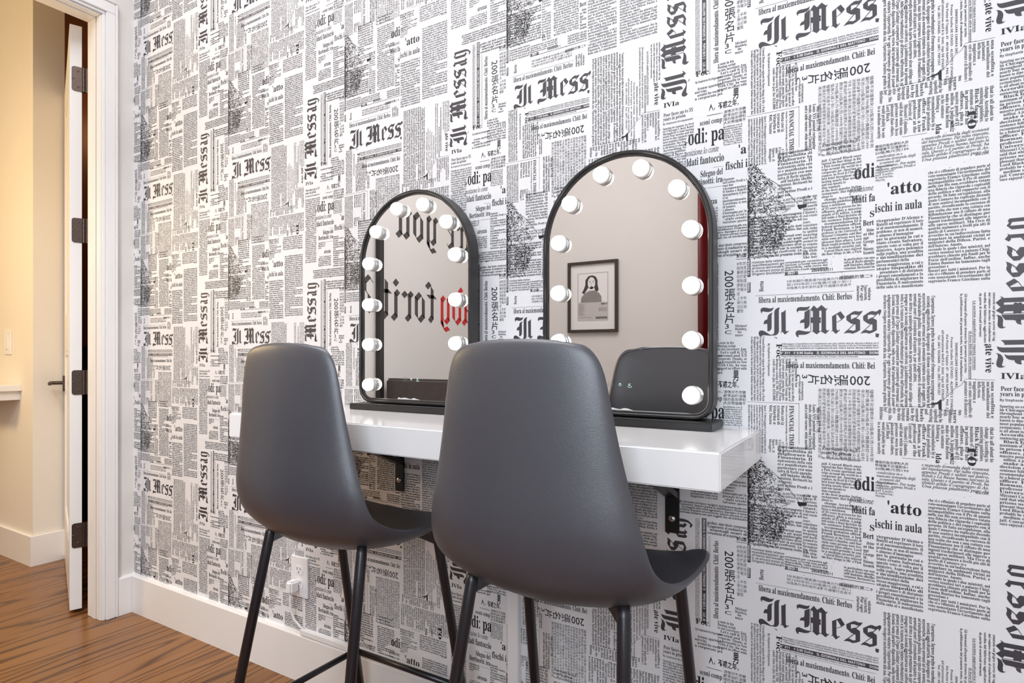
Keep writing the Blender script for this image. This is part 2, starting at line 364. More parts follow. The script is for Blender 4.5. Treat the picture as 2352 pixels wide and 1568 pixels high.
GLY = {
 "I": [
  [(3.2, 45.0), (4.1, 47.6), (6.2, 49.0), (9.7, 49.5), (14.0, 48.7), (19.2, 47.4), (23.2, 47.8), (25.3, 49.7), (25.3, 47.9), (23.9, 44.6), (21.0,
   42.1), (16.6, 40.8), (12.3, 41.3), (7.9, 42.4), (5.8, 41.9), (5.6, 40.1), (7.0, 38.3), (4.8, 39.5), (3.4, 42.0)],
  [(24.1, 39.9), (20.6, 38.8), (17.5, 37.0), (15.6, 34.3), (14.9, 30.9), (14.6, 27.8), (11.4, 27.0), (9.3, 24.6), (8.4, 21.2), (8.8, 18.6), (10.5,
   19.7), (14.6, 19.9), (14.9, 6.1), (17.5, 6.4), (20.1, 8.1), (21.7, 10.8), (22.0, 14.9), (22.0, 35.4), (22.9, 38.1)],
  [(36.1, 48.7), (32.2, 48.0), (28.7, 45.9), (27.0, 43.5), (26.3, 40.8), (26.3, 5.5), (25.8, 2.2), (23.9, 0.6), (21.0, 0.0), (18.4, 1.0), (14.9, 3.3),
   (11.4, 5.8), (7.9, 7.8), (4.8, 8.4), (1.8, 7.5), (0.2, 5.1), (0.0, 1.9), (0.9, -0.9), (3.0, -3.0), (4.4, -3.2), (5.3, -1.7), (7.0, -0.6), (10.5,
   -0.5), (14.9, -1.1), (19.2, -1.6), (23.6, -1.3), (25.8, -1.2), (28.4, -1.0), (31.3, 0.4), (33.2, 3.0), (34.1, 6.3), (33.9, 40.5), (34.2, 44.2),
   (34.9, 46.9)],
  [(25.8, -1.9), (27.0, -3.8), (29.1, -4.9), (31.3, -5.3), (30.8, -7.0), (28.4, -6.0), (26.5, -4.1)],],
 "l": [
  [(37.8, 39.8), (39.3, 39.5), (42.1, 41.1), (45.1, 44.1), (45.3, 7.3), (46.8, 5.3), (50.2, 6.9), (50.5, 5.9), (43.8, 0.0), (39.9, 4.9), (37.0, 3.6),
   (36.4, 4.4), (38.3, 5.8)],],
 "M": [
  [(62.6, 42.1), (63.2, 45.2), (65.5, 47.3), (69.2, 47.9), (73.3, 47.5), (79.0, 47.3), (82.3, 48.2), (83.5, 49.8), (83.5, 47.6), (82.0, 44.1), (79.0,
   41.9), (74.9, 41.1), (70.0, 41.5), (66.7, 41.4), (65.0, 40.8), (65.0, 39.3), (65.9, 38.0), (63.9, 39.0)],
  [(83.6, 43.7), (79.0, 41.1), (75.4, 38.6), (75.1, 29.0), (74.1, 26.3), (70.8, 25.5), (68.7, 23.2), (68.0, 19.6), (68.7, 19.2), (70.8, 20.2), (75.1,
   20.1), (75.1, 9.4), (77.4, 9.5), (80.7, 11.2), (82.6, 14.3), (83.5, 17.9)],
  [(83.9, 41.3), (87.5, 46.6), (90.0, 49.9), (93.7, 45.8), (97.9, 41.7), (98.5, 39.8), (98.5, 5.8), (100.1, 4.3), (94.5, -0.6), (88.0, 4.8), (86.9,
   3.7), (86.4, 4.4), (88.5, 6.0), (88.5, 39.3), (86.2, 41.2)],
  [(97.2, 40.2), (94.5, 43.6), (102.0, 50.1), (108.9, 43.0), (110.0, 43.7), (110.8, 44.7), (111.3, 43.4), (109.4, 40.8), (108.7, 39.8), (108.9, 8.2),
   (110.8, 5.5), (113.2, 6.9), (113.8, 6.0), (108.1, -0.3), (101.2, 4.5), (100.3, 3.6), (99.8, 4.3), (101.9, 6.1), (101.9, 40.1)],
  [(84.3, 27.8), (85.6, 29.2), (100.1, 28.7), (101.4, 26.8), (100.3, 23.7), (101.4, 20.4), (100.1, 19.0), (85.6, 19.4), (84.3, 21.4), (85.2, 24.1)],
  [(86.1, 7.3), (84.3, 5.0), (81.5, 4.7), (76.6, 5.0), (70.8, 6.4), (66.7, 7.4), (63.4, 6.4), (61.4, 3.9), (61.1, 0.8), (62.2, -2.5), (64.2, -4.7),
   (66.4, -5.0), (65.9, -3.5), (65.5, -2.2), (66.7, -1.0), (70.0, -0.8), (74.9, -0.9), (79.0, -0.1), (82.3, 1.6), (84.9, 3.8)],
  [(84.6, 41.8), (85.4, 41.8), (85.9, 7.2), (84.9, 4.3)],],
 "e": [
  [(118.0, 29.9), (124.6, 33.5), (124.8, 7.9), (126.7, 5.0), (129.5, 7.1), (130.1, 6.0), (123.9, -0.4), (118.8, 5.0), (117.1, 3.8), (116.8, 4.7),
   (118.5, 6.3)],
  [(118.0, 29.9), (130.9, 38.1), (137.5, 28.1), (131.6, 23.8), (125.9, 32.9)],
  [(137.5, 28.1), (131.6, 23.8), (124.8, 19.4), (124.8, 18.5), (132.1, 22.7)],],
 "s": [
  [(139.4, 29.5), (147.1, 35.2), (150.9, 37.3), (153.9, 37.5), (156.9, 36.5), (160.7, 36.9), (163.7, 38.0), (161.3, 33.1), (158.6, 31.1), (155.0,
   30.9), (151.3, 31.9), (146.4, 31.0)],
  [(139.4, 29.5), (146.4, 31.3), (146.4, 23.1), (150.1, 19.0), (146.3, 16.7), (139.7, 22.5)],
  [(139.7, 22.8), (146.7, 23.6), (152.2, 26.8), (159.7, 22.2), (159.7, 20.1), (153.1, 14.7), (146.3, 16.7)],
  [(153.1, 20.3), (159.7, 22.4), (159.8, 5.3), (153.1, 2.0)],
  [(135.5, 0.1), (139.4, 4.9), (142.5, 6.1), (146.3, 5.6), (149.3, 4.3), (153.1, 5.8), (159.8, 7.6), (159.8, 5.3), (154.7, 2.0), (148.6, -0.5),
   (144.8, 0.9), (140.1, 1.0)],
  [(163.7, 38.0), (161.3, 33.1), (147.1, 17.9), (146.1, 18.6)],
  [(153.3, 18.9), (154.1, 18.0), (137.1, 0.0), (135.5, 0.1)],],
 "s2": [
  [(164.0, 28.6), (171.5, 34.3), (175.2, 36.4), (178.2, 36.6), (181.1, 35.6), (184.8, 36.0), (187.8, 37.1), (185.4, 32.2), (182.8, 30.2), (179.2,
   30.0), (175.7, 31.0), (170.9, 30.1)],
  [(164.0, 28.6), (170.9, 30.5), (170.9, 22.4), (174.5, 18.3), (170.8, 16.0), (164.3, 21.7)],
  [(164.3, 22.0), (171.2, 22.9), (176.6, 26.0), (183.8, 21.4), (183.8, 19.4), (177.5, 14.1), (170.8, 16.0)],
  [(177.5, 19.6), (183.8, 21.6), (183.9, 4.8), (177.5, 1.5)],
  [(160.3, -0.4), (164.0, 4.4), (167.0, 5.5), (170.8, 5.1), (173.7, 3.8), (177.5, 5.3), (183.9, 7.0), (183.9, 4.8), (178.9, 1.5), (173.0, -1.0),
   (169.3, 0.5), (164.8, 0.5)],
  [(187.8, 37.1), (185.4, 32.2), (171.5, 17.2), (170.6, 17.9)],
  [(177.6, 18.2), (178.3, 17.3), (161.8, -0.4), (160.3, -0.4)],],
 "a": [
  [(193.3, 34.3), (197.4, 39.3), (202.9, 35.0), (204.6, 36.2), (205.2, 35.5), (203.8, 33.2), (203.8, 4.4), (205.5, 1.9), (207.8, 3.6), (208.4, 2.7),
   (203.2, -3.1), (198.3, 1.8), (198.3, 32.1), (196.2, 31.8)],
  [(191.3, 15.2), (198.3, 20.5), (198.3, 17.8), (196.8, 16.1), (196.8, 4.5), (198.6, 2.1), (198.6, 0.4), (194.5, -2.6), (191.3, 1.9)],],
 "g": [
  [(211.4, 31.2), (217.6, 37.1), (223.3, 33.2), (223.3, 30.1), (217.1, 32.7), (217.1, 5.7), (220.8, 2.3), (217.6, -2.0), (211.4, 3.2)],
  [(222.2, 34.2), (224.4, 35.8), (228.1, 33.7), (228.1, 3.8), (226.1, -4.5), (218.8, -13.2), (212.8, -9.4), (213.7, -7.0), (219.3, -8.1), (222.5,
   -2.1), (222.5, 30.8)],],
 "tear": [
  [(181.9, 32.8), (184.5, 36.5), (187.8, 39.0), (190.1, 37.7), (189.7, 33.7), (187.8, 30.4), (187.2, 27.8), (186.0, 32.2)],
  [(181.9, -0.5), (187.2, -1.3), (186.0, -7.6), (181.9, -6.3)],],}
LAY = [
 ('M', 20.0, 443.0, 0),
 ('M', 408.9, 384.0, 90),
 ('L', 14.4, 514.2, 170.7, 514.2, 0.5, 0),
 ('H', 'S', 19.8, 501.0, 148.4, 11.1, 0, 'libera al maxiemendamento. Chiti: Berlus', 0),
 ('P', 'B', 58.6, 416.6, 147.7, 11.4, 0, 3, 't4', 0, 1.0),
 ('B', 56.3, 406.2, 150.0, 7.9),
 ('H', 'BW', 55.2, 408.3, 151.1, 4.2, 0, 'N° 311    € 0,90 Italia    IL GIORNALE DEL MATTINO    DOM', 0),
 ('P', 'N', 58.2, 402.3, 146.6, 3.0, 0, 1, 't4', 0, 1.0),
 ('L', 58.6, 400.2, 201.8, 400.2, 0.4, 0),
 ('H', 'S', 49.9, 427.1, 31.0, 9.2, -90, 'Foc.', 0),
 ('H', 'S', 65.4, 384.0, 135.8, 10.8, 0, 'libera al maxiemendamento. Chiti: Bei', 0),
 ('H', 'X', 194.9, 364.4, 113.7, 18.5, 180, '', 0),
 ('P', 'C', 116.2, 229.4, 83.6, 120.1, -90, 13, 'cj', 1, 1.0),
 ('P', 'S', 6.0, 323.7, 24.4, 116.5, -90, 5, 't1', 0, 1.0),
 ('H', 'B', 35.6, 427.7, 59.2, 3.7, -90, 'By Stephanie Kirchgaessner', 0),
 ('P', 'S', 43.0, 325.1, 41.5, 74.7, -90, 8, 't2', 0, 1.0),
 ('P', 'S', 85.2, 326.7, 9.3, 34.1, -90, 2, 't2', 0, 1.0),
 ('L', 0.0, 321.4, 86.7, 321.4, 0.5, 0),
 ('L', 86.7, 322.6, 86.7, 250.0, 0.5, 0),
 ('H', 'S', 71.1, 317.6, 77.3, 7.5, -90, 'FINANCIAL TIMES', 0),
 ('H', 'N', 65.4, 317.3, 78.8, 2.7, -90, 'Number One Southwark Bridge, London SE1 9HL', 0),
 ('P', 'B', 1.2, 229.6, 32.0, 86.8, -90, 7, 't4', 0, 1.0),
 ('P', 'B', 36.7, 282.4, 26.4, 34.4, -90, 4, 't4', 0, 1.0),
 ('P', 'B', 36.7, 232.5, 26.4, 23.7, -90, 5, 't4', 0, 1.0),
 ('P', 'S', 94.9, 242.1, 24.6, 78.9, -90, 4, 't3', 0, 1.0),
 ('P', 'N', 212.2, 322.4, 70.9, 183.0, -90, 12, 'ta', 0, 1.0),
 ('H', 'B', 286.6, 438.2, 95.0, 3.1, -90, 'Tel: (081) 5529685 - Fax: (081) 7901357', 0),
 ('H', 'B', 291.6, 446.0, 111.4, 3.1, -90, "all'attenzione dell'A.U. Dott. Ugo DE STASIO", 0),
 ('H', 'B', 297.3, 439.3, 122.0, 3.0, -90, 'Via Ponte di Tappia, 47 - 80100 NAPOLI - PAG. 2 E', 0),
 ('H', 'B', 303.0, 434.8, 122.7, 3.0, -90, 'Presso Studio DE STASIO - ALIOTTI E STANGAN', 0),
 ('H', 'B', 309.0, 426.0, 70.1, 3.0, -90, 'IMMOBILIARE CARAFA SRL', 0),
 ('H', 'B', 332.0, 490.5, 107.2, 2.9, -90, 'La società aggiudicatrice reputa interess', 0),
 ('H', 'B', 326.8, 443.5, 74.2, 2.9, -90, 'di Euro 850.000 oltre imposte', 0),
 ('L', 331.1, 490.6, 331.1, 383.3, 0.5, 0),
 ('L', 326.0, 443.5, 326.0, 369.3, 0.5, 0),
 ('H', 'N', 320.8, 501.9, 123.0, 3.3, -90, "Gli interessati all'acquisto dovranno far pervenire per iscritto", 0),
 ('H', 'N', 315.4, 502.1, 136.3, 3.3, -90, 'la pubblicazione del presente invito, lettera di manifestazione', 0),
 ('H', 'N', 350.3, 502.4, 76.4, 3.2, -90, 'del relativo decreto di trasferimen', 0),
 ('H', 'N', 344.8, 502.7, 82.0, 3.2, -90, 'vendita del fabbricato aggiudicato e', 0),
 ('H', 'N', 339.2, 501.9, 68.3, 3.2, -90, 'da parte di eventuali interessi.', 0),
 ('H', 'N', 355.7, 502.1, 74.1, 3.2, -90, 'ottenuta nel giugno scorso dal rag', 0),
 ('H', 'S', 346.6, 423.9, 44.7, 10.2, -90, 'ate vive', 0),
 ('L', 333.4, 368.6, 357.9, 368.6, 0.5, 0),
 ('L', 335.1, 369.3, 321.3, 369.3, 0.5, 0),
 ('L', 321.3, 368.1, 316.1, 359.3, 0.5, 0),
 ('L', 316.1, 359.3, 309.0, 354.8, 0.5, 0),
 ('L', 309.0, 354.8, 294.8, 336.9, 0.5, 0),
 ('L', 294.8, 336.9, 289.5, 332.3, 0.5, 0),
 ('L', 289.5, 332.3, 278.6, 328.6, 0.5, 0),
 ('L', 278.6, 328.6, 263.9, 323.5, 0.5, 0),
 ('L', 263.9, 323.5, 226.2, 323.5, 0.5, 0),
 ('G', [(274.9, 328.4), (278.6, 329.7), (285.9, 331.8), (290.4, 336.8), (291.6, 333.5), (289.5, 329.7), (280.4, 327.1)]),
 ('G', [(286.8, 333.3), (291.6, 335.7), (291.6, 319.3), (287.7, 321.3)]),
 ('P', 'S', 319.5, 309.8, 38.3, 56.1, -90, 7, 't6', 0, 1.0),
 ('P', 'S', 206.7, 299.7, 111.1, 21.3, -90, 18, 't5', 0, 1.0),
 ('P', 'S', 203.8, 242.8, 153.3, 53.5, -90, 25, 't1', 0, 1.0),
 ('H', 'S', 324.8, 263.8, 29.5, 15.4, -90, 'ro', 0),
 ('H', 'S', 284.0, 251.1, 16.3, 7.6, -90, 'lda', 0),
 ('H', 'I', 302.7, 253.3, 18.5, 6.4, -90, 'posiz', 0),
 ('L', 238.6, 239.5, 272.2, 239.5, 0.5, 0),
 ('H', 'S', 123.0, 244.0, 56.8, 5.7, 0, 'Peer faces up to 35', 2),
 ('H', 'S', 121.5, 236.5, 45.5, 5.7, 0, 'years in prison', 2),
 ('H', 'B', 122.0, 228.2, 59.0, 3.4, 0, 'By Stephanie Kirchgaessner', 0),
 ('P', 'S', 122.0, 56.2, 59.7, 166.0, 0, 32, 't1', 0, 1.0),
 ('P', 'S', 51.7, 165.8, 55.8, 80.7, 0, 13, 't6', 0, 1.0),
 ('H', 'B', 2.3, 164.4, 58.1, 3.7, 0, 'IMMOBILIARE CARAFA SRL', 0),
 ('H', 'B', 2.3, 158.8, 101.8, 3.7, 0, 'Presso Studio DE STASIO - ALIOTTI E STANGAN', 0),
 ('H', 'B', 2.3, 153.6, 97.2, 3.7, 0, 'Via Ponte di Tappia, 47 - 80100 NAPOLI - PAG. 2 E', 0),
 ('H', 'B', 2.3, 147.0, 77.9, 3.7, 0, "all'attenzione dell'A.U. Dott. Ugo DE STASIO", 0),
 ('H', 'B', 2.3, 142.3, 71.6, 3.7, 0, 'Tel: (081) 5529685 - Fax: (081) 7901357.', 0),
 ('P', 'N', 2.3, 66.8, 88.7, 70.2, 0, 13, 'ta', 0, 1.0),
 ('P', 'N', 13.2, 60.6, 87.8, 6.2, 0, 1, 'ta', 0, 1.0),
 ('P', 'B', 8.2, 29.7, 54.6, 26.6, 0, 5, 'ta', 0, 1.0),
 ('P', 'N', 63.6, 33.4, 67.6, 18.1, 0, 4, 'ta', 0, 1.0),
 ('P', 'S', 92.6, 53.1, 22.9, 111.4, 0, 20, 't5', 0, 1.0),
 ('G', [(83.3, 148.9), (99.5, 149.6), (98.0, 143.6), (86.4, 141.4)]),
 ('H', 'S', 170.8, 180.9, 30.4, 24.2, 0, 'odi', 0),
 ('H', 'I', 164.8, 159.2, 34.6, 9.5, 0, 'posizione', 1),
 ('H', 'S', 167.4, 140.9, 34.1, 13.4, 0, 'ldati fa', 0),
 ('L', 179.4, 131.3, 179.8, 95.5, 0.5, 0),
 ('H', 'S', 200.8, 121.4, 65.3, 14.6, 0, 'ischi in aula', 2),
 ('H', 'S', 192.9, 115.1, 7.9, 10.0, 0, 'S', 2),
 ('H', 'S', 217.7, 148.5, 48.0, 19.4, 0, '‘atto', 0),
 ('P', 'I', 265.5, 194.1, 85.7, 39.4, 0, 7, 't7', 0, 1.0),
 ('H', 'B', 334.0, 192.7, 17.1, 3.4, 0, 'Ma.Con.', 0),
 ('P', 'I', 203.6, 188.5, 53.8, 26.5, 0, 5, 't7', 0, 1.0),
 ('P', 'C', 201.1, 216.3, 46.9, 16.6, 0, 3, 'cj', 0, 1.0),
 ('P', 'S', 201.5, 171.7, 26.0, 26.5, 0, 6, 't4', 1, 1.0),
 ('P', 'S', 273.9, 520.8, 78.4, 178.2, 0, 32, 't8', 0, 1.0),
 ('P', 'S', 203.0, 515.1, 64.3, 115.6, 0, 19, 't6', 0, 1.0),
 ('P', 'S', 184.2, 52.6, 15.8, 43.6, 0, 7, 't5', 0, 1.0),
 ('H', 'S', 183.7, 101.4, 15.8, 9.4, 0, 'Bert', 0),
 ('H', 'N', 63.2, 27.1, 22.1, 5.0, 0, '第125期', 0),
 ('H', 'N', 106.1, 30.0, 33.7, 4.9, 0, '2004年8月11', 0),
 ('L', 63.2, 27.1, 201.0, 27.1, 0.9, 0),
 ('P', 'C', 66.7, 1.3, 100.6, 17.5, 0, 3, 'cj', 1, 1.0),
 ('P', 'S', 155.7, 29.5, 45.2, 20.3, 0, 4, 't6', 0, 1.0),
 ('P', 'C', 148.3, 13.7, 49.6, 7.2, 0, 1, 'cj', 0, 1.0),
 ('B', 0.5, 28.3, 5.7, 32.0),
 ('H', 'BW', 4.8, 30.8, 29.3, 3.7, 90, '19 NOVEM', 0),
 ('B', 0.5, 520.8, 5.7, 18.7),
 ('H', 'BW', 4.8, 1.6, 16.9, 3.7, 90, 'POWER', 0),
 ('H', 'S', 28.1, 0.2, 19.3, 7.4, 90, 'Bertu', 0),
 ('P', 'N', 173.8, 497.6, 22.1, 25.7, -90, 4, 'ta', 0, 1.0),
 ('P', 'B', 426.6, 420.0, 8.4, 196.8, 90, 3, 't4', 0, 1.0),
 ('B', 439.1, 419.8, 8.3, 198.8),
 ('H', 'BW', 445.6, 423.9, 193.1, 4.5, 90, 'N° 311    € 0,90 Italia    IL GIORNALE DEL MATTINO    DOMENICA 19 NOVEM', 0),
 ('L', 452.2, 66.1, 452.2, -102.8, 0.5, 0),
 ('L', 454.4, 66.5, 454.4, -102.3, 0.4, 0),
 ('H', 'S', 469.3, 433.6, 146.0, 9.3, 90, 'libera al maxiemendamento. Chiti: Berlus', 0),
 ('H', 'X', 499.3, 43.3, 119.5, 19.0, -90, '', 0),
 ('P', 'C', 502.4, 483.6, 17.6, 95.0, 0, 12, 'cj', 1, 1.0),
 ('H', 'N', 501.7, 65.4, 17.8, 5.0, 0, '第126期', 0),
 ('L', 501.2, 62.2, 519.9, 62.2, 0.8, 0),
 ('P', 'N', 396.2, 102.1, 124.5, 24.9, 0, 5, 'ta', 0, 1.0),
 ('P', 'N', 448.9, 68.2, 71.7, 25.1, 0, 4, 'ta', 0, 1.0),
 ('H', 'S', 427.3, 416.2, 27.8, 10.4, 0, 'Foc.', 0),
 ('H', 'B', 426.6, 403.5, 50.1, 4.1, 0, 'By Stephanie Kirchgaessner', 0),
 ('P', 'S', 425.5, 370.6, 53.1, 24.6, 0, 4, 't1', 0, 1.0),
 ('P', 'S', 468.3, 378.7, 51.6, 53.4, 0, 9, 't2', 0, 1.0),
 ('P', 'S', 499.3, 440.3, 20.7, 22.5, 0, 4, 't2', 0, 1.0),
 ('H', 'N', 495.6, 360.7, 11.0, 15.6, 0, '男', 0),
 ('H', 'N', 451.9, 347.1, 59.3, 9.7, 0, '人，不惑之年，', 0),
 ('L', 447.7, 338.2, 473.8, 338.2, 0.5, 0),
 ('P', 'C', 479.1, 314.2, 39.5, 27.6, 0, 4, 'cj', 0, 1.0),
 ('P', 'S', 478.2, 275.0, 33.7, 37.3, 0, 9, 't4', 0, 1.0),
 ('H', 'S', 364.8, 370.5, 31.0, 9.2, 0, 'IVIa', 0),
 ('H', 'S', 364.8, 352.4, 57.5, 6.9, 0, 'Peer faces up to 35', 2),
 ('H', 'S', 364.1, 344.5, 44.1, 6.9, 0, 'years in prison', 2),
 ('H', 'B', 363.6, 336.6, 59.1, 3.7, 0, 'By Stephanie Kirchgaessner', 0),
 ('P', 'S', 363.6, 304.9, 60.2, 26.3, 0, 5, 't1', 0, 1.0),
 ('P', 'S', 363.6, 148.0, 45.7, 156.9, 0, 29, 't1', 0, 1.0),
 ('H', 'S', 434.8, 321.6, 41.5, 10.0, 0, 'sconi comp', 2),
 ('H', 'S', 406.0, 288.9, 6.1, 9.0, 0, 'r', 0),
 ('H', 'S', 412.7, 288.4, 68.2, 29.6, 0, 'odi: pa', 0),
 ('H', 'I', 407.1, 267.7, 63.3, 11.7, 0, 'posizione lo conte', 1),
 ('H', 'S', 409.8, 248.3, 70.1, 14.8, 0, 'ldati fantoccio', 0),
 ('H', 'S', 482.0, 230.1, 52.2, 15.2, 0, 'fischi ica', 2),
 ('H', 'S', 505.0, 255.5, 14.7, 17.2, 0, "'a", 0),
 ('H', 'S', 435.9, 223.6, 41.8, 12.0, 0, 'Sdegno del', 2),
 ('H', 'S', 417.8, 209.2, 59.4, 11.6, 0, 'Bertinotti: ira', 2),
 ('L', 449.5, 201.5, 477.2, 201.5, 0.5, 0),
 ('P', 'S', 477.2, 129.7, 42.5, 85.4, 0, 15, 't6', 0, 1.0),
 ('H', 'S', 441.3, 170.4, 26.2, 10.5, 0, 'arezzà', 2),
 ('P', 'S', 417.8, 134.7, 50.5, 29.0, 0, 6, 't6', 0, 1.0),
 ('P', 'S', 417.8, 184.1, 28.4, 18.7, 0, 4, 't6', 0, 1.0),
 ('L', 459.7, 238.4, 478.8, 238.4, 0.5, 0),
 ('L', 447.9, 337.4, 477.8, 337.4, 0.5, 0),
 ('L', 478.8, 332.6, 479.2, 306.4, 0.5, 0),
]
# ---------------------------------------------------------------- newspaper wallpaper
TXT = {
 't1': "Conrad Black once enjoyed the finer things in life: a Park Avenue apartment and trips around the world in a corporate jet. Sparing no expense, he lived in Chicago's best hotel throughout a trial lasting nearly four months and was known to dine regularly at the most popular Italian restaurants. But that is all about to change. According to sentencing guidelines, Black faces a maximum of 35 years in prison for his offenses, plus a massive penalty of $1 million. A judge will make a final decision on his sentence following a recommendation by a federal probation officer. Frank Bowman, a law professor at the University of Missouri Columbia, said that while some prisons were less pleasant than others, Lord Black would probably be sent to a medium security jail. ",
 't2': "at La Grenouille in New York City, he was spared no effort with Michael Bloomberg, the mayor of New York, and Donald Trump, the real estate mogul, among the guests. Drinks included 18 bottles of Dom Perignon costing $5,760. When it came time to pay the $54,000 extravaganza, Black simply wrote a note in his flowing script to his secretary Jan: Let's call it 2/3 personal and 1/3 corporate. Thanks. ",
 't3': "that cost $17,799, Louis XVI painted rectangular stools, elephants from Christie's and a table warmer, while marble rails with a $4,399 towel condition they furnished an appropriate Park Avenue apartment where Black had once entertained his guests. ",
 't4': "il Messaggero e il quotidiano con il supplemento nel Lazio, Umbria, Marche, Abruzzo e Molise con il Tempo e 0,90 in Italia; Roma con la cronaca di Viterbo e Rieti, Toscana e 1,00 con il Corriere dello Sport, ",
 't5': "two years sometimes with Judge be spotted wearing and heels seemed to by remain throughout the while also ship. She her lifetime at the age George W. Whitewater, Kenneth Starr, Clinton's real estate ",
 't6': "una sconfitta e un'umiliazione dei parlamentari della stessa maggioranza, a cui è stato impedito di presentare e di discutere i propri emendamenti e la possibilità di migliorare la Finanziaria. Il malcontento della sala si è manifestato in particolare con una salva di fischi quando, all'inizio delle votazioni, Bertinotti ha chiamato nell'ordine Prodi e i suoi due vicepremier D'Alema e Rutelli ad esprimere il loro sì al maxiemendamento. Il problema, se non di numeri, è almeno d'immagine per la giornata in cui è stato creato Salvatore, questo voto si volta per il ministro. Aspra polemica sulla replica. ",
 't7': "e mancata domanda degli scontenti del bipolarismo. Per tutta risposta, appena Prodi è salito sul palco, Bondi e La Russa hanno lasciato la sala. Questo è il partito di Prodi, ha sibilato gelido il capogruppo di An. Una piazza piuttosto però da condividere in ",
 't8': "che si è rifiutato di prendere parte al voto nonostante l'avvertimento del segretario Franco Giordano sulla incompatibilità con il Prc di quanti nelle sue file non avrebbero votato una fiducia che riguarda i capisaldi della politica e del rapporto con il governo. Di fatto un'espulsione, alla quale Cannavò ha replicato dicendo di non sentirsi incompatibile con il partito, rivendicando la coerenza di una scelta che non è una rottura con Rifondazione ma il rifiuto di una Finanziaria che si distingue per ingenti trasferimenti alle imprese e alle spese militari. Ma l'eco di qualche malumore a livelli più alti di quello di Cannavò si è avvertito in un'indiscrezione fatta trapelare in ambienti vicini ai ministri della Difesa, Parisi, e dell'Interno, Amato, secondo la quale i due ministri, nel vertice tenutosi ieri a palazzo Chigi, avrebbero chiesto più fondi per le Forze dell'ordine. Infine, anche Emma Bonino ha lamentato tagli grossolani e lineari per tutti i ministeri. Per la ",
 'ta': "l'operazione. Saranno gradite le manifestazioni d'interesse accompagnate dalla società aggiudicatrice, dispongano di idonee condizioni finanziarie ed economiche. Saranno ammessi ad una eventuale trattativa solo quei soggetti che, ad insindacabile giudizio, siasi titolo compreso il pagamento di mediazioni ed eventuali oneri di consulenza all'acquisto e, per questi ultimi, alcun diritto a qualsivoglia prestazione da parte comportano alcun obbligo od impegno per la società aggiudicatrice nei confronti. La pubblicazione del presente invito e la ricezione delle relative manifestazioni go all'interno dell'immobile. le, ad attivarsi presso gli Organi Giudiziari competenti per consentire agli interessati. La Società resta peraltro disponibile, nelle more del trasferimento di poter adeguatamente valutare l'opportunità. Per ogni chiarimento gli interessati dovranno rivolgersi esclusivamente alla sua. ",
 'cj': "儲備不足僅剩余120億美元而1999年到期外債高達790億美元外債難題從1999年的150億美元減少到1100億美元含利息所以對外儲備付息是不成問題的第二98年的財政風暴根源在於匯率制度國家由市場決定今年上半年港元無法反映實際經濟情況不改變匯率由於油價值的盈余國和人民幣 ",
}
class Glyphs:
    """letter outlines as triangles, one per style and character"""
    def __init__(s): s.g = {}; s.need = {}
    @staticmethod
    def code(style, ch):
        base = {'à': 'a', 'è': 'e', 'é': 'e', 'ì': 'i', 'ò': 'o', 'ù': 'u', '‘': "'"}.get(ch, ch) if style != 'N' else ch
        if style == 'S': U, l, d = 0x1D400, 0x1D41A, 0x1D7CE
        elif style == 'I':
            if base == 'h': return 'ℎ'
            U, l, d = 0x1D434, 0x1D44E, None
        elif style == 'B': U, l, d = 0x1D5D4, 0x1D5EE, 0x1D7EC
        else: return base
        if 'A' <= base <= 'Z': return chr(U + ord(base) - 65)
        if 'a' <= base <= 'z': return chr(l + ord(base) - 97)
        if '0' <= base <= '9' and d: return chr(d + ord(base) - 48)
        return base
    def build(s, pairs, res=1):
        tmp = []
        def t(body, r, fat=0.0):
            cu = bpy.data.curves.new('tmp', 'FONT'); cu.body = body; cu.size = 1; cu.resolution_u = r; cu.fill_mode = 'FRONT'; cu.offset = fat
            o = bpy.data.objects.new('tmp', cu); C.objects.link(o); tmp.append(o); return o
        nn = t('nn', 1); L = []
        for st, ch in sorted(pairs):
            c = s.code(st, ch)
            L.append((st, ch, t(c, 2 if ord(c[0]) < 0x2000 or ord(c[0]) > 0x1D000 else 1, {'N': .020, 'I': .014, 'C': .006, 'S': .006}.get(st, 0.0)), t('n' + c + 'n', 1)))
        bpy.context.view_layer.update()
        dg = bpy.context.evaluated_depsgraph_get()
        def get(o):
            e = o.evaluated_get(dg); me = e.to_mesh(); n = len(me.vertices)
            co = np.empty(n * 3, np.float32); me.vertices.foreach_get('co', co); co = co.reshape(-1, 3)[:, :2].copy()
            me.calc_loop_triangles(); k = len(me.loop_triangles)
            tr = np.empty(k * 3, np.int32)
            if k: me.loop_triangles.foreach_get('vertices', tr)
            tr = tr.reshape(-1, 3).copy(); e.to_mesh_clear(); return co, tr
        a = get(nn)[0]; wn = a[:, 0].max() - a[:, 0].min()
        for st, ch, o1, o2 in L:
            co, tr = get(o1); b = get(o2)[0]
            s.g[(st, ch)] = (co, tr, float(b[:, 0].max() - b[:, 0].min() - wn))
        for o in tmp:
            cu = o.data; bpy.data.objects.remove(o); bpy.data.curves.remove(cu)
    def width(s, st, txt): return sum(.26 if c == ' ' else s.g[(st, c)][2] for c in txt)

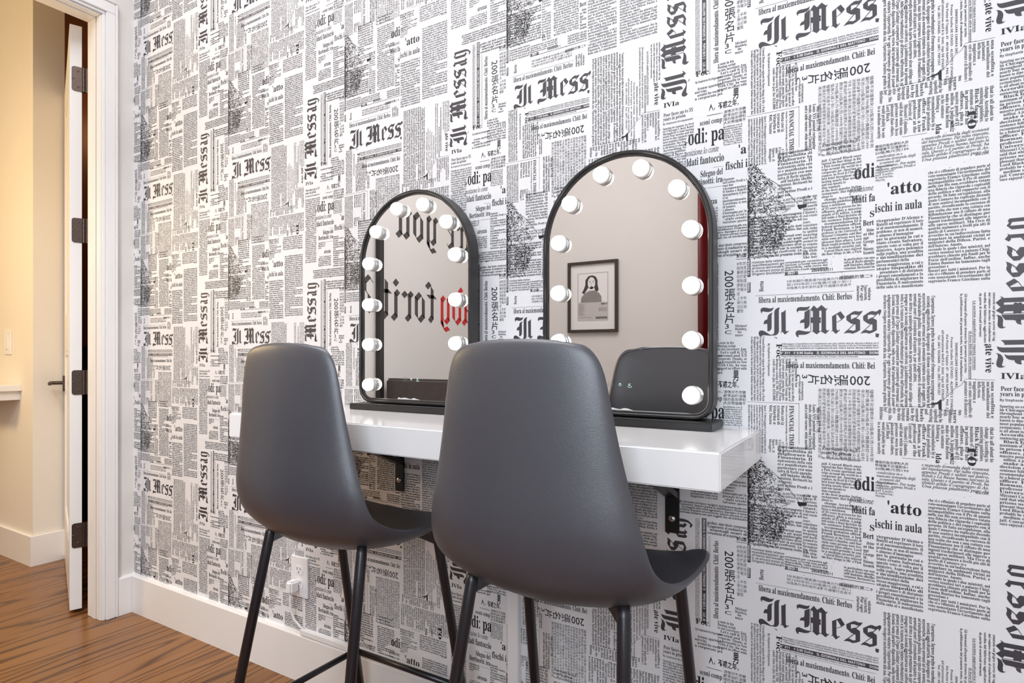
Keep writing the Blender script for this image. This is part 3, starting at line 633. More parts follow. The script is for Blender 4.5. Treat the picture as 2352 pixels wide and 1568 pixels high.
INK = {0: 1, 1: 3, 2: 4, 'mast': 2, 'white': 0}
class Sheet:
    """collects triangles: x (mm), z (mm), layer, material"""
    def __init__(s): s.v = []; s.f = []; s.m = []; s.l = []; s.n = 0; s.lift = 0.0
    def add(s, co, tr, mi, layer=1):
        if len(tr) == 0: return
        s.v.append(co); s.f.append(tr + s.n); s.m.append(np.full(len(tr), mi, np.int32)); s.l.append(np.full(len(co), layer + s.lift, np.float32)); s.n += len(co)
    def polygon(s, pts, mi, layer=1):
        from mathutils.geometry import tessellate_polygon
        tr = tessellate_polygon([[Vector((x, y, 0)) for x, y in pts]])
        s.add(np.array(pts, np.float32), np.array(tr, np.int32), mi, layer)
    def rect(s, x0, z0, x1, z1, mi, layer=1): s.polygon([(x0, z0), (x1, z0), (x1, z1), (x0, z1)], mi, layer)
    def line(s, x0, z0, x1, z1, t, mi):
        d = math.hypot(x1 - x0, z1 - z0) or 1; nx, nz = -(z1 - z0) / d * t / 2, (x1 - x0) / d * t / 2
        s.polygon([(x0 - nx, z0 - nz), (x1 - nx, z1 - nz), (x1 + nx, z1 + nz), (x0 + nx, z0 + nz)], mi)
    def text(s, G, st, txt, ox, oz, rot, size, xs, mi, layer=1):
        c, q = {0: (1, 0), 90: (0, 1), -90: (0, -1), 180: (-1, 0)}[rot]
        x = 0.0
        for ch in txt:
            if ch == ' ': x += .26; continue
            co, tr, adv = G.g[(st, ch)]
            a = (co[:, 0] + x) * size * xs; b = co[:, 1] * size
            s.add(np.stack([ox + a * c - b * q, oz + a * q + b * c], 1).astype(np.float32), tr, mi, layer)
            x += adv
def tile_sheet():
    G = Glyphs(); need = set()
    for e in LAY:
        if e[0] == 'H':
            st = e[1][0]; need |= {(st, ch) for ch in e[7] if ch != ' '}
        elif e[0] == 'P':
            need |= {(e[1], ch) for ch in TXT[e[8]] if ch != ' '}
    need |= {('C', ch) for ch in '200張名片3C'}
    G.build(need)
    S = Sheet(); rnd = random.Random(3); pos = {}
    def masthead(u, w, rot):
        def put(k, dx=0):
            for p in GLY[k]:
                S.lift = (S.lift + .07) % .9
                if rot == 0: S.polygon([(u + x + dx, w + y) for x, y in p], 2)
                else: S.polygon([(u - y, w + x + dx) for x, y in p], 2)
        for k in ('I', 'l', 'M', 'e', 's', 's2'): put(k)
        if rot == 0: put('tear')
        else:
            for k in ('a', 'g'): put(k)
    for q, e in enumerate(LAY):
        k = e[0]; S.lift = (q * .037) % .9
        if k == 'M': masthead(e[1], e[2], e[3])
        elif k == 'L': S.line(e[1], e[2], e[3], e[4], e[5], INK[e[6]])
        elif k == 'B': S.rect(e[1], e[2], e[1] + e[3], e[2] + e[4], 2)
        elif k == 'G': S.polygon(e[1], 1)
        elif k == 'H':
            _, st, u, w, L, h, rot, txt, ink = e
            if st == 'X':
                # a stacked column of characters: 200 turned, then upright characters
                if rot == 180: items = lambda d, x: (u - d, w + x * h); base = -90
                else: items = lambda d, x: (u - h / 2 + x * h, w - d); base = 0
                z = L
                a = items(0.0, -.46)
                ox, oz = (a[0], a[1]) if rot != 180 else (u, w + .46 * h)
                r200 = -90 if rot != 180 else 180
                wd = G.width('C', '200')
                S.text(G, 'C', '200', ox if rot != 180 else u, oz if rot != 180 else w + h * .36, r200, h * 1.18, .27 * z / (wd * h * 1.18), 1)
                for ch, d0, d1 in (('張', .28, .475), ('名', .485, .66), ('片', .67, .83), ('3', .835, .92), ('C', .935, 1.0)):
                    size = (d1 - d0) * z * (1.04 if ch not in '3C' else 1.25); xs = h / size / .94 if ch not in '3C' else h / size
                    if rot != 180: S.text(G, 'C', ch, u - h * 1.0, w - d1 * z + size * .10, 0, size, xs, 1)
                    else: S.text(G, 'C', ch, u - d1 * z + size * .10, w + h * .5, -90, size, xs, 1)
                continue
            white = len(st) > 1; st = st[0]
            size = h / .71
            xs = L / (G.width(st, txt) * size)
            S.text(G, st, txt, u, w, rot, size, xs, 0 if white else INK[ink], 2.6 if white else 1)
        elif k == 'P':
            _, st, u, w, W, H, rot, n, key, ink, fs = e
            along, across = (W, H) if rot == 0 else (H, W)
            pitch = across / n; words = TXT[key].split()
            if st == 'C':
                t = TXT[key].replace(' ', '')
                i0 = pos.get(key, 0)
                per = max(3, int(along / (pitch * .92)))
                for r in range(n):
                    ln = ''.join(t[(i0 + j) % len(t)] for j in range(per - (rnd.randrange(3) if r % 4 == 3 else 0))); i0 += per
                    lines = (ln, len(ln) / per); size = pitch * .92; xs = along * lines[1] / (G.width('C', ln) * size)
                    if rot == 0: S.text(G, 'C', ln, u, w + H - (r + .85) * pitch, 0, size, xs, INK[ink])
                    else: S.text(G, 'C', ln, u + W - (r + .85) * pitch, w + H, -90, size, xs, INK[ink])
                pos[key] = i0; continue
            xs0 = {'S': .80, 'N': .84, 'B': .76, 'I': .92}[st]
            size = pitch * {'S': 1.16, 'N': 1.18, 'B': 1.06, 'I': 1.14}[st] * fs
            i = pos.get(key, 0) if key not in ('t8',) else 0
            for r in range(n):
                ln = ''
                target = along * (1.0 if rnd.random() > .10 else rnd.uniform(.4, .85))
                ind = pitch * .8 if rnd.random() < .08 else 0
                while True:
                    wd = words[i % len(words)]; trial = (ln + ' ' + wd) if ln else wd
                    if ln and G.width(st, trial) * size * xs0 > (target - ind) * 1.06: break
                    ln = trial; i += 1
                nat = G.width(st, ln) * size
                xs = (along - ind) / nat if target == along else xs0
                if xs > 1.5: xs = xs0
                xs = min(xs, (along - ind) / nat)
                if rot == 0: S.text(G, st, ln, u + ind, w + H - (r + .8) * pitch, 0, size, xs, INK[ink])
                elif rot == -90: S.text(G, st, ln, u + W - (r + .8) * pitch, w + H - ind, -90, size, xs, INK[ink])
                else: S.text(G, st, ln, u + (r + .8) * pitch, w + ind, 90, size, xs, INK[ink])
            pos[key] = i
    # engraved portrait fragment: dense short hatching with a heavy shoulder line
    core = [(31, 212), (45, 176), (40, 118), (50, 92)]
    for _ in range(5200):
        w = rnd.uniform(62, 232); u = rnd.uniform(0.6, 90)
        if w > 190: edge = 14 + (232 - w) * .75
        elif w > 120: edge = 46 + (190 - w) * .42
        else: edge = 75 - (120 - w) * .5
        if u > edge: continue
        p = .30
        if u < 14: p = .70
        if w > 175: p = max(p, .95 - u / 90)
        if 22 < u < 62 and 78 < w < 128: p = 1.0 - abs(w - 100) / 80
        if rnd.random() > p: continue
        S.lift = rnd.random() * .9
        a = math.radians(rnd.choice((-38, -35, 35, -45, 20, -30, 60)) + rnd.uniform(-10, 10)); l = rnd.uniform(1.2, 4.6)
        S.line(u, w, u + l * math.cos(a), w + l * math.sin(a), rnd.uniform(.45, 1.25), 1)
    for _ in range(320):
        S.lift = rnd.random() * .9; w = rnd.uniform(60, 205); S.line(1, w, 1 + rnd.uniform(1, 5), w + rnd.uniform(-3, 3), rnd.uniform(.5, 1.4), 1)
    pl = [(28, 206), (40, 200), (52, 190), (66, 176), (78, 160), (86, 150), (90, 140)]
    S.lift = .5
    for a, b in zip(pl, pl[1:]): S.line(*a, *b, .9, 1)
    # specks, torn edges
    for _ in range(160):
        u, w = rnd.choice([(rnd.uniform(270, 330), rnd.uniform(150, 240)), (rnd.uniform(60, 260), rnd.uniform(20, 60)), (rnd.uniform(430, 520), rnd.uniform(120, 190))])
        l = rnd.uniform(.5, 3); a = rnd.uniform(-.7, .3); S.line(u, w, u + l * math.cos(a), w + l * math.sin(a), rnd.uniform(.25, .7), 1)
    V = np.concatenate(S.v); F = np.concatenate(S.f); MI = np.concatenate(S.m); LY = np.concatenate(S.l)
    return V, F, MI, LY
def strip_mesh(name, tile, u0, u1, z0, z1):
    V, F, MI, LY = tile
    PW, PH = 520.3, 521.0
    vs, fs, ms = [], [], []; n = 0
    # paper sheet
    pv = np.array([(u0, 0, z0), (u1, 0, z0), (u1, 0, z1), (u0, 0, z1)], np.float32)
    base = 4
    allv = [pv]; n = 4
    for k in range(-1, int(z1 / PH) + 1):
        zc = V[:, 1] + k * PH
        fz = zc[F].mean(1); fu = V[:, 0][F].mean(1)
        keep = (fz > z0 + 1) & (fz < z1 - 1) & (fu > u0 + .2) & (fu < u1 - .2)
        f = F[keep]
        if len(f) == 0: continue
        used, inv = np.unique(f.ravel(), return_inverse=True)
        co = np.stack([V[used, 0], -.16 * LY[used], zc[used]], 1).astype(np.float32)
        allv.append(co); fs.append(inv.reshape(-1, 3) + n); ms.append(MI[keep]); n += len(used)
    co = np.concatenate(allv) / 1000.0
    tri = np.concatenate([np.array([[0, 1, 2], [0, 2, 3]])] + fs).astype(np.int32)
    mi = np.concatenate([np.array([0, 0])] + ms).astype(np.int32)
    me = bpy.data.meshes.new(name)
    me.vertices.add(len(co)); me.vertices.foreach_set('co', co.ravel())
    me.loops.add(tri.size); me.loops.foreach_set('vertex_index', tri.ravel())
    me.polygons.add(len(tri)); me.polygons.foreach_set('loop_start', np.arange(0, tri.size, 3, dtype=np.int32))
    me.polygons.foreach_set('material_index', mi)
    for k in ('paper', 'ink', 'inkmast', 'inkgrey', 'inkthin'): me.materials.append(M[k])
    me.update(calc_edges=True)
    return me
tile = tile_sheet()
PW = .5203; SEAM = 2.126; ZB, ZT = 135.0, 2895.0
full = strip_mesh('wallpaper_strip', tile, 0, 520.3, ZB, ZT)
part = strip_mesh('wallpaper_strip_cut', tile, 520.3 - 44.8, 520.3, ZB, ZT)
last = strip_mesh('wallpaper_strip_end', tile, 0, 520.3 * .98, ZB, ZT)
for i in range(-5, 3):
    x = SEAM + i * PW
    o = bpy.data.objects.new('wallpaper_strip', part if i == -5 else full)
    o.location = (x, -0.0004, 0)
    link(o, wall_back)
print('wallpaper tile tris', len(tile[1]), 'strip tris', len(full.polygons))
# ---------------------------------------------------------------- floating vanity shelf
SZ = 0.7935
tag(obj('floating_shelf', BX(1.045, 2.150, -0.316, -0.001, 0.738, SZ), 'shelf', bevel=.0025, seg=3),
    'thick white lacquered floating shelf that carries both bulb mirrors', 'shelf')
def bracket(x, label):
    b = thing('shelf_bracket', label, 'bracket', (x, 0, 0.738), 0, 'black steel shelf brackets')
    bm = bmesh.new(); w = .0135
    prism(bm, [(-.0005, -.001), (-.0055, -.001), (-.0055, -.155), (-.0005, -.155)], -w, w, 'yz')
    prism(bm, [(-.0055, -.001), (-.26, -.001), (-.26, -.006), (-.0055, -.006)], -w, w, 'yz')
    prism(bm, [(-.0055, -.075), (-.0055, -.088), (-.19, -.006), (-.175, -.006)], -w * .9, w * .9, 'yz')
    obj('arm', bm, 'bracket', b)
    bm = bmesh.new()
    lathe(bm, [(0, .0050), (.004, .0048), (.0065, .003), (.0072, 0)], 16, Matrix.Translation((0, -.0055, -.127)) @ Matrix.Rotation(math.pi / 2, 4, 'X'))
    obj('bolt', bm, 'steel', b, smooth=True)
    return b
b1 = bracket(1.989, 'black steel bracket under the right end of the white shelf')
dup(b1, (1.288, 0, .738), 0, 'black steel bracket under the left half of the white shelf, between the stools')

# ---------------------------------------------------------------- vanity mirrors with bulbs
HW, ZA, ZB0 = 0.1725, 1.149 - SZ, 0.8105 - SZ     # half width, arch centre, bottom (above the shelf)
def arch(off, rc=0.036, n=40):
    hw = HW - off; r = max(rc - off, .004); zb = ZB0 + off
    p = [(hw * math.cos(t), ZA + hw * math.sin(t)) for t in [math.pi * k / n for k in range(n + 1)]]
    p += [(-hw + r - r * math.cos(t), zb + r - r * math.sin(t)) for t in [math.pi / 2 * k / 8 for k in range(9)]]
    p += [(hw - r + r * math.sin(t), zb + r - r * math.cos(t)) for t in [math.pi / 2 * k / 8 for k in range(9)]]
    return p
def mirror(x, label):
    t = thing('vanity_mirror', label, 'mirror', (x, 0, SZ), 0, 'arched bulb mirrors on the shelf')
    yb, yf, ym = -0.028, -0.064, -0.056
    o0, o1, o2 = arch(0), arch(.006), arch(.011); n = len(o0)
    bm = bmesh.new()
    loops = []
    for pts, y in ((arch(.002), yb), (o0, yb - .002), (o0, yf + .0015), (arch(.0015), yf), (arch(.0048), yf), (arch(.006), yf + .001), (o1, ym - .0035), (arch(.0095), ym - .003), (o2, ym - .0005)):
        loops.append([bm.verts.new((a, y, b)) for a, b in pts])
    for q, s in zip(loops, loops[1:]):
        for k in range(n): bm.faces.new((q[k], q[(k + 1) % n], s[(k + 1) % n], s[k]))
    bm.faces.new(loops[0])
    fr = obj('frame', bm, 'black_metal', t)
    bm = bmesh.new(); bm.faces.new([bm.verts.new((a, ym, b)) for a, b in arch(.0095)])
    obj('mirror_glass', bm, 'mirror', t)
    bm = BX(-.177, .177, -.092, -.004, .0005, .0150)
    obj('stand', bm, 'black_metal', t, bevel=.0015)
    first = None
    prot = 0.0
    pos = [(.0405, 1.2805), (.109, 1.2325), (.1335, 1.1555), (.1345, 1.0535), (.1345, .9545), (.1345, .8545)]
    for sx in (-1, 1):
        for px, pz in pos:
            loc = Vector((sx * px, ym, pz - SZ))
            if first is None:
                R = Matrix.Rotation(math.pi / 2, 4, 'X')
                bm = lathe(bmesh.new(), [(.0, .0100), (.0138, .0100), (.0148, .0125)] + [(.0149 * math.cos(a), .0150 + .0130 * math.sin(a)) for a in [math.pi / 2 * k / 10 for k in range(11)]], 24, R)
                bm2 = lathe(bmesh.new(), [(.0, .0004), (.0168, .0004), (.0172, .0014), (.0172, .0085), (.0164, .0100), (.0, .0101)], 24, R)
                first = obj('light_bulb', bm, 'bulb', t, smooth=True); first.location = loc
                col = obj('bulb_collar', bm2, 'bulb_base', first, smooth=True)
            else:
                b = first.copy(); C.objects.link(b); b.parent = t; b.location = loc
                c = col.copy(); C.objects.link(c); c.parent = b
    # three touch controls near the bottom edge
    for k, dx in enumerate((-.026, -.006, .014)):
        bm = bmesh.new(); z = .8705 - SZ; y = ym - .0004
        def ring(r0, r1, a0=0, a1=360):
            n = 28; P = [(r0, r1, math.radians(a0 + (a1 - a0) * i / n)) for i in range(n + 1)]
            for (ra, rb, ta), (_, _, tb) in zip(P, P[1:]):
                bm.faces.new([bm.verts.new((dx + r * math.cos(a), y, z + r * math.sin(a))) for r, a in ((ra, ta), (rb, ta), (rb, tb), (ra, tb))])
        if k == 0: ring(.0050, .0054); ring(.0012, .0016); ring(.0026, .0030, -60, 60)
        elif k == 1: ring(.0019, .0025, 110, 430); box(bm, dx - .0003, dx + .0003, y - .0001, y, z + .001, z + .0032)
        else:
            box(bm, dx - .0022, dx - .0016, y - .0001, y, z - .0026, z + .0026)
            for s in (1, -1): prism(bm, [(dx - .0016, z - .0003 * s), (dx + .0014, z + .0026 * s), (dx + .0021, z + .0026 * s), (dx - .0012, z + .0003 * s)], y, y - .0001, 'xz')
            ring(.0050, .0055, 215, 325)
        obj('touch_icon', bm, 'button_grey' if k == 0 else 'button', t)
    bm = bmesh.new(); fr_ = random.Random(int(x * 100)); zb = ZB0 + .0105; xs = [-.05 + .008 * i for i in range(9)]
    top = [(a + .004, zb + fr_.uniform(.0008, .0045)) for a in xs[::-1]]
    prism(bm, [(xs[0], zb), (xs[-1] + .008, zb)] + top, ym - .0003, ym - .0006, 'xz')
    obj('torn_film', bm, 'plastic_white', t)
    return t
mirror(1.908, 'arched black framed bulb mirror on the right end of the shelf, reflecting the framed picture')
mirror(1.378, 'arched black framed bulb mirror on the left of the shelf, reflecting gothic letters')

# ---------------------------------------------------------------- stools
def bez(keys, t):
    # Catmull-Rom through keyed rows
    n = len(keys) - 1; x = t * n; i = min(int(x), n - 1); f = x - i
    P = [keys[max(0, i - 1)], keys[i], keys[i + 1], keys[min(n, i + 2)]]
    return [0.5 * ((2 * b) + (-a + c) * f + (2 * a - 5 * b + 4 * c - d) * f * f + (-a + 3 * b - 3 * c + d) * f ** 3) for a, b, c, d in zip(*P)]
# rows: distance from wall, height, half width, edge curl along the row's inward normal
ROWS = [(.419, .949, .072, .011), (.422, .9435, .098, .016), (.424, .929, .1165, .020), (.425, .902, .1295, .024), (.426, .852, .1395, .028), (.427, .800, .149, .033),
        (.428, .750, .160, .038), (.429, .705, .171, .042), (.428, .665, .180, .046), (.421, .626, .186, .050), (.404, .592, .191, .054), (.374, .565, .196, .056),
        (.335, .546, .200, .057), (.290, .537, .204, .056), (.240, .536, .208, .054), (.190, .541, .211, .052), (.140, .550, .208, .046), (.106, .558, .197, .037), (.082, .563, .166, .018)]
def shell_mesh():
    NV, NU = 64, 28
    bm = bmesh.new(); G = []
    rows = [bez(ROWS, i / NV) for i in range(NV + 1)]
    for i, (c, z, w, k) in enumerate(rows):
        a = rows[max(0, i - 1)]; b = rows[min(NV, i + 1)]
        t = Vector((0, -(b[0] - a[0]), b[1] - a[1])); t.normalize()
        nrm = Vector((0, -t.z, t.y))          # towards the sitter
        row = []
        for j in range(NU + 1):
            u = -1 + 2 * j / NU
            au = abs(u); x = w * (math.sin(u * math.pi / 2 * .92) / math.sin(math.pi / 2 * .92))
            p = Vector((x, -c, z)) + nrm * k * au ** 1.75
            row.append(bm.verts.new(p))
        G.append(row)
    for a, b in zip(G, G[1:]):
        for j in range(NU): bm.faces.new((a[j], a[j + 1], b[j + 1], b[j]))
    return bm
def stool(x, label):
    t = thing('bar_stool', label, 'stool', (x, 0, 0), 0, 'charcoal shell stools at the shelf')
    sh = obj('seat_shell', shell_mesh(), 'shell', t, smooth=True)
    s = sh.modifiers.new('thickness', 'SOLIDIFY'); s.thickness = .0065; s.offset = 0; s.use_rim = True
    bv = sh.modifiers.new('rim', 'BEVEL'); bv.width = .0022; bv.segments = 2; bv.limit_method = 'ANGLE'; bv.angle_limit = math.radians(50)
    legs = []
    for sx in (-1, 1):
        for c0, c1, o0, o1, nm in ((.345, .455, .132 + .006 * sx, .172 + .006 * sx, 'leg'), (.155, .045, .150 + .012 * sx, .172 + .014 * sx, 'leg')):
            top = Vector((sx * o0, -c0, .570 if c0 > .3 else .560)); foot = Vector((sx * o1, -c1, .004)); legs.append((top, foot))
            bm = tube(bmesh.new(), [top, top.lerp(foot, .03), foot], [.0085, .0102, .0102], 18)
            lg = obj('leg', bm, 'leg', t, smooth=True)
            bm = lathe(bmesh.new(), [(0, -.002), (.011, -.002), (.0115, .0), (.011, .012), (.0, .012)], 16)
            ft = obj('foot_cap', bm, 'leg', lg, smooth=True); ft.location = foot + Vector((0, 0, -.002))
    # footrest bars between the legs at one height
    zr = .19
    P = [a.lerp(b, (a.z - zr) / (a.z - b.z)) for a, b in legs]
    for i, j in ((0, 1), (2, 3), (0, 2), (1, 3)):
        obj('footrest_bar', tube(bmesh.new(), [P[i], P[j]], .0072, 14), 'leg', t, smooth=True)
    # a triangular gusset under the shell at each leg
    for top, foot in legs:
        d = Vector((0, -.25, .545))
        g0 = top - Vector((0, 0, .004)); g1 = top.lerp(foot, .07); g2 = top.lerp(d, .30) - Vector((0, 0, .006))
        n_ = (g1 - g0).cross(g2 - g0).normalized() * .002
        bm = bmesh.new()
        A = [bm.verts.new(q + n_) for q in (g0, g1, g2)]; B = [bm.verts.new(q - n_) for q in (g0, g1, g2)]
        bm.faces.new(A); bm.faces.new(B[::-1])
        for k in range(3): bm.faces.new((A[k], A[(k + 1) % 3], B[(k + 1) % 3], B[k]))
        obj('mounting_gusset', bm, 'leg', t)
    return t
s1 = stool(1.884, 'charcoal shell stool nearest the camera, in front of the right mirror')
dup(s1, (1.364, 0, 0), 0, 'charcoal shell stool on the left, in front of the smaller looking left mirror')

# ---------------------------------------------------------------- outlet, plug, cable raceways, cords
ou = thing('wall_outlet', 'white double wall outlet low on the newspaper wallpaper', 'outlet', (0.908, 0, 0.293))
obj('cover_plate', BX(-.036, .036, -.006, -.0005, -.058, .058), 'plastic_white', ou, bevel=.002)
for dz in (.0195, -.0195):
    bm = bmesh.new()
    pts = [(.0172 * math.cos(a), max(-.0125, min(.0125, .0172 * math.sin(a)))) for a in [2 * math.pi * k / 32 for k in range(32)]]
    prism(bm, [(a, b + dz) for a, b in pts], -.0058, -.0072, 'xz')
    rc = obj('receptacle', bm, 'plastic_white', ou)
    bm = bmesh.new(); box(bm, -.0075, -.0055, -.0076, -.0070, dz + .000, dz + .008); box(bm, .0055, .0075, -.0076, -.0070, dz + .001, dz + .0075)
    lathe(bm, [(0, .0004), (.0022, .0004), (.0022, 0)], 12, Matrix.Translation((0, -.0072, dz - .006)) @ Matrix.Rotation(math.pi / 2, 4, 'X'))
    obj('slots', bm, 'slot', rc)
pc = thing('power_cord', 'white power plug and cord running from the outlet down to the skirting raceway', 'cord', (0.900, 0, 0.272))
bm = BX(-.013, .013, -.038, -.0075, -.020, .014); obj('plug', bm, 'plastic_white', pc, bevel=.005, seg=3)
bm = tube(bmesh.new(), [(-.001, -.026, -.016), (-.003, -.028, -.045), (-.003, -.026, -.07), (.006, -.022, -.095), (.022, -.014, -.115), (.040, -.010, -.124)], .0034, 12)
obj('cord', bm, 'plastic_white', pc, smooth=True)
tag(obj('cable_raceway', BX(.925, 1.618, -.018, -.0012, .1355, .1515), 'plastic_white', bevel=.0015),
    'long white cable raceway lying along the top of the baseboard', 'raceway')
tag(obj('cable_raceway', BX(1.6185, 1.6465, -.017, -.0012, .1365, .737), 'plastic_white', bevel=.0015),
    'upright white cable raceway from the baseboard up to the shelf', 'raceway')
bm = tube(bmesh.new(), [(1.10, -.012, .735), (1.125, -.012, .715), (1.165, -.012, .700), (1.21, -.012, .696), (1.255, -.012, .704), (1.285, -.014, .725), (1.30, -.014, .736)], .0018, 10)
tag(obj('loose_cable', bm, 'inkgrey', smooth=True), 'thin grey cable hanging in a loop under the left half of the shelf', 'cable')
bm = tube(bmesh.new(), [(1.22, -.030, .8005), (1.19, -.020, .803), (1.175, -.012, .815), (1.185, -.012, .835), (1.215, -.014, .850), (1.24, -.022, .855)], .0016, 10)
tag(obj('mirror_cable', bm, 'plastic_white', smooth=True), 'thin white cable curling behind the left mirror above the shelf', 'cable')

# ---------------------------------------------------------------- rest of the room, seen in the mirrors
# gothic lettering drawn with a slanted broad nib on the left wall
NX, NZ = .078, .062
FOOT = lambda x: [((x, .16), (x + .15, .03))]
HEAD = lambda x: [((x - .12, .97), (x, .86))]
STEM = lambda x, a=.86, b=.16: [((x, a), (x, b))]
LET = {
 'u': HEAD(.14) + STEM(.14) + FOOT(.14) + [((.29, .03), (.50, .2))] + HEAD(.52) + STEM(.52) + FOOT(.52),
 'o': STEM(.14, .8, .2) + [((.14, .2), (.34, .03)), ((.34, .03), (.52, .2)), ((.52, .8), (.52, .2)), ((.32, .97), (.52, .8)), ((.14, .8), (.32, .97))],
 'y': HEAD(.14) + STEM(.14) + FOOT(.14) + [((.29, .03), (.52, .22))] + HEAD(.52) + STEM(.52, .86, -.05) + [((.52, -.05), (.34, -.26)), ((.34, -.26), (.14, -.18)), ((.14, -.18), (.05, -.28)), ((.52, .05), (.46, -.14))],
 'e': STEM(.14, .8, .2) + [((.14, .2), (.34, .03)), ((.34, .03), (.48, .16)), ((.14, .8), (.32, .97)), ((.32, .97), (.5, .78)), ((.5, .78), (.17, .48))],
 'r': HEAD(.14) + STEM(.14) + FOOT(.14) + [((.16, .74), (.33, .95)), ((.33, .95), (.47, .84))],
 'a': [((.12, .82), (.3, .97)), ((.3, .97), (.5, .82))] + STEM(.5) + FOOT(.5) + [((.14, .46), (.14, .2)), ((.14, .2), (.28, .04)), ((.28, .04), (.5, .24)), ((.14, .46), (.5, .6))],
 'd': STEM(.14, .8, .2) + [((.14, .2), (.34, .03)), ((.34, .03), (.54, .2)), ((.54, .85), (.54, .2)), ((.02, 1.38), (.54, .85)), ((.14, .8), (.32, .97))],
 'f': [((.2, 1.22), (.2, .18)), ((.2, .18), (.33, .04)), ((.2, 1.22), (.34, 1.4)), ((.34, 1.4), (.5, 1.26)), ((.04, .93), (.42, .93))],
 't': [((.2, 1.25), (.2, .2)), ((.2, .2), (.38, .04)), ((.04, .93), (.42, .93))],
 'i': HEAD(.14) + STEM(.14) + FOOT(.14) + [((.08, 1.32), (.2, 1.2))],
 '?': [((.05, 1.15), (.25, 1.35)), ((.25, 1.35), (.48, 1.15)), ((.48, 1.15), (.48, .85)), ((.48, .85), (.25, .62)), ((.25, .62), (.25, .42)), ((.2, .14), (.3, .03))],
}
ADV = {'i': .40, 'r': .60, 'f': .56, 't': .54, '?': .7}
def lettering(name, words, m, label):
    # words: list of (text, y of left end, baseline z, x-height, width factor)
    t = thing(name, label, 'wall lettering', (0.0, words[0][1], words[0][2]))
    for txt, y0, z0, s, wf in words:
        pen = 0.0
        for ch in txt:
            bm = bmesh.new()
            for (ax, az), (bx, bz) in LET[ch]:
                d = Vector((bx - ax, bz - az)); 
                if d.length > .05:
                    ex = d.normalized() * .02; ax, az, bx, bz = ax - ex.x, az - ex.y, bx + ex.x, bz + ex.y
                pts = [(ax - NX, az - NZ), (bx - NX, bz - NZ), (bx + NX, bz + NZ), (ax + NX, az + NZ)]
                if abs((bx - ax) * NZ - (bz - az) * NX) < .012:   # hairline
                    nx, nz = -d.y * .03, d.x * .03
                    pts = [(ax - nx, az - nz), (bx - nx, bz - nz), (bx + nx, bz + nz), (ax + nx, az + nz)]
                prism(bm, [((pen + a) * s * wf + y0 - words[0][1], b * s + z0 - words[0][2]) for a, b in pts], 0.0004, 0.0016, 'yz')
            obj('letter', bm, m, t)
            pen += ADV.get(ch, .74)
        if txt != words[-1][0]: pass
    return t
lettering('gothic_lettering', [('are', -2.275, 1.60, .165, 1.0), ('you', -1.875, 1.60, .165, 1.0)], 'vinyl', 'dark gothic words "are you" on the side wall, seen in the left mirror')
lettering('gothic_lettering', [('ready', -2.475, 1.13, .165, 1.0)], 'vinyl_red', 'red gothic word "ready" on the side wall, seen in the left mirror')
lettering('gothic_lettering', [('for', -1.86, 1.13, .165, 1.0), ('it', -1.53, 1.13, .165, 1.0), ('?', -1.335, 1.16, .14, 1.0)], 'vinyl', 'dark gothic words "for it?" on the side wall, seen in the left mirror')
# bed headboard and post beside the lettered wall
hb = thing('headboard', 'grey velvet bed headboard reflected low in the left mirror', 'headboard', (0.53, -1.42, 0))
obj('cushion', BX(-.50, .50, -.03, .03, .12, .805), 'headboard', hb, bevel=.012, seg=3)
obj('base', BX(-.49, .49, -.025, .025, 0, .12), 'post', hb)
tag(obj('upright_post', BX(.006, .036, -1.375, -1.345, 0, 1.62), 'post'), 'slim black upright post beside the grey headboard, seen in the left mirror', 'post')
# framed poster on the wall opposite
FX, FZ, FWD, FHT = .742, 1.305, .345, .455
fp = thing('framed_poster', 'dark framed grey portrait poster with white mount, seen in the right mirror', 'picture', (FX, YF, FZ))
bm = bmesh.new(); a, b, t_ = FWD / 2, FHT / 2, .018
for q in ((-a, a, -b, -b + t_), (-a, a, b - t_, b), (-a, -a + t_, -b + t_, b - t_), (a - t_, a, -b + t_, b - t_)): box(bm, q[0], q[1], .001, .022, q[2], q[3])
obj('picture_frame', bm, 'frame_wood', fp)
obj('mount_board', BX(-a + t_, a - t_, .004, .008, -b + t_, b - t_), 'mount', fp)
bm = bmesh.new(); pw, ph = .107, .155
def sheet(pts, mi, d): bm.faces.new([bm.verts.new((x, .0085 + d * .0003, z)) for x, z in pts]).material_index = mi
def ell(cx, cz, rx, rz, mi, d, a0=0, a1=360, n=24): sheet([(cx + rx * math.cos(math.radians(a0 + (a1 - a0) * k / n)), cz + rz * math.sin(math.radians(a0 + (a1 - a0) * k / n))) for k in range(n + (0 if a1 - a0 == 360 else 1))], mi, d)
sheet([(-pw, -ph), (pw, -ph), (pw, ph), (-pw, ph)], 0, 0)
sheet([(-.10, -.035), (.10, -.035), (.10, .148), (-.10, .148)], 3, 1)
sheet([(-.085, -.035), (.062, -.035), (.060, .0), (.045, .022), (.010, .040), (-.025, .038), (-.055, .025), (-.078, .0)], 1, 2)      # jumper
sheet([(-.052, .075), (-.050, .110), (-.030, .133), (-.002, .138), (.022, .128), (.034, .105), (.034, .075), (.042, .045), (.030, .030), (.016, .040), (.010, .07), (-.030, .06), (-.060, .02), (-.075, .028), (-.062, .05)], 2, 3)   # hair
ell(-.008, .088, .026, .038, 3, 4); sheet([(-.020, .062), (.008, .062), (.010, .040), (-.022, .040)], 3, 4)
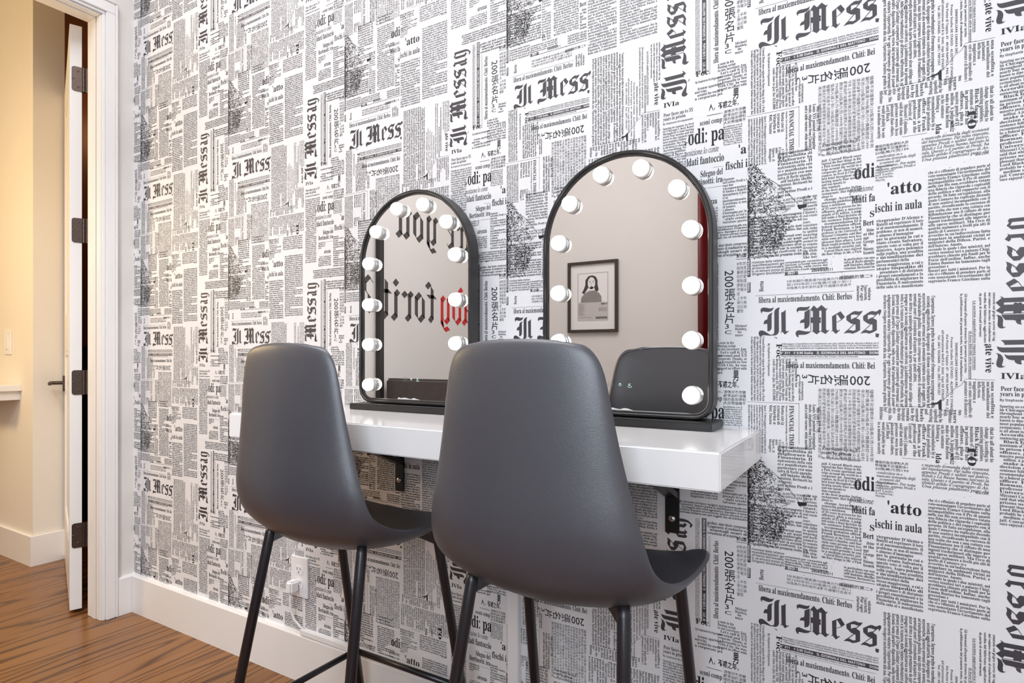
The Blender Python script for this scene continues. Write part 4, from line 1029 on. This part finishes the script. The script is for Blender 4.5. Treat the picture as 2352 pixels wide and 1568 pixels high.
for cx in (-.018, .004): ell(cx, .094, .005, .0022, 2, 5, n=10); sheet([(cx - .007, .100), (cx + .007, .101), (cx + .007, .1028), (cx - .007, .1018)], 2, 5)
ell(-.008, .067, .0075, .0028, 2, 5, n=10); sheet([(-.009, .093), (-.006, .080), (-.011, .079)], 1, 5)
for k, mi in enumerate((2, 2, 1, 1)): sheet([(.06 + k * .011, -.052), (.068 + k * .011, -.052), (.068 + k * .011, -.042), (.06 + k * .011, -.042)], mi, 2)
rr = random.Random(5)
for k in range(9):
    z = -.046 - k * .0085; sheet([(-.10, z), (-.10 + rr.uniform(.03, .055), z), (-.10 + .03, z - .0028), (-.10, z - .0028)], 1, 2)
for k in range(3): sheet([(.04, -.072 - k * .008), (.10, -.072 - k * .008), (.10, -.0748 - k * .008), (.04, -.0748 - k * .008)], 1, 2)
for k in range(9):
    x = .022 + k * .0088; sheet([(x, -.128), (x + .006, -.128), (x + .006, -.142), (x, -.142)], 2, 2)
sheet([(-.10, -.131), (-.005, -.131), (-.005, -.133), (-.10, -.133)], 1, 2)
obj('print', bm, ['print_light', 'print_mid', 'print_dark', 'mount'], fp)
# red curtain on the wall opposite
bm = bmesh.new(); n = 90; x0, x1 = 1.435, 1.92
for za, zb in ((.12, 2.385),):
    A = []; B = []
    for i in range(n + 1):
        x = x0 + (x1 - x0) * i / n; y = YF + .07 + .028 * math.sin(x * 62) + .012 * math.sin(x * 27 + 1)
        A.append((x, y, za)); B.append((x, y, zb))
    vA = [bm.verts.new(p) for p in A]; vB = [bm.verts.new(p) for p in B]
    for i in range(n): bm.faces.new((vA[i], vA[i + 1], vB[i + 1], vB[i]))
cu = thing('curtain', 'deep red curtain on the wall behind the camera, seen at the right mirror edge', 'curtain', (0, 0, 0))
dr = obj('drape', bm, 'curtain', cu, smooth=True); md = dr.modifiers.new('thickness', 'SOLIDIFY'); md.thickness = .004
obj('curtain_rod', tube(bmesh.new(), [(x0 - .08, YF + .07, 2.40), (3.5, YF + .07, 2.40)], .012), 'post', cu, smooth=True)
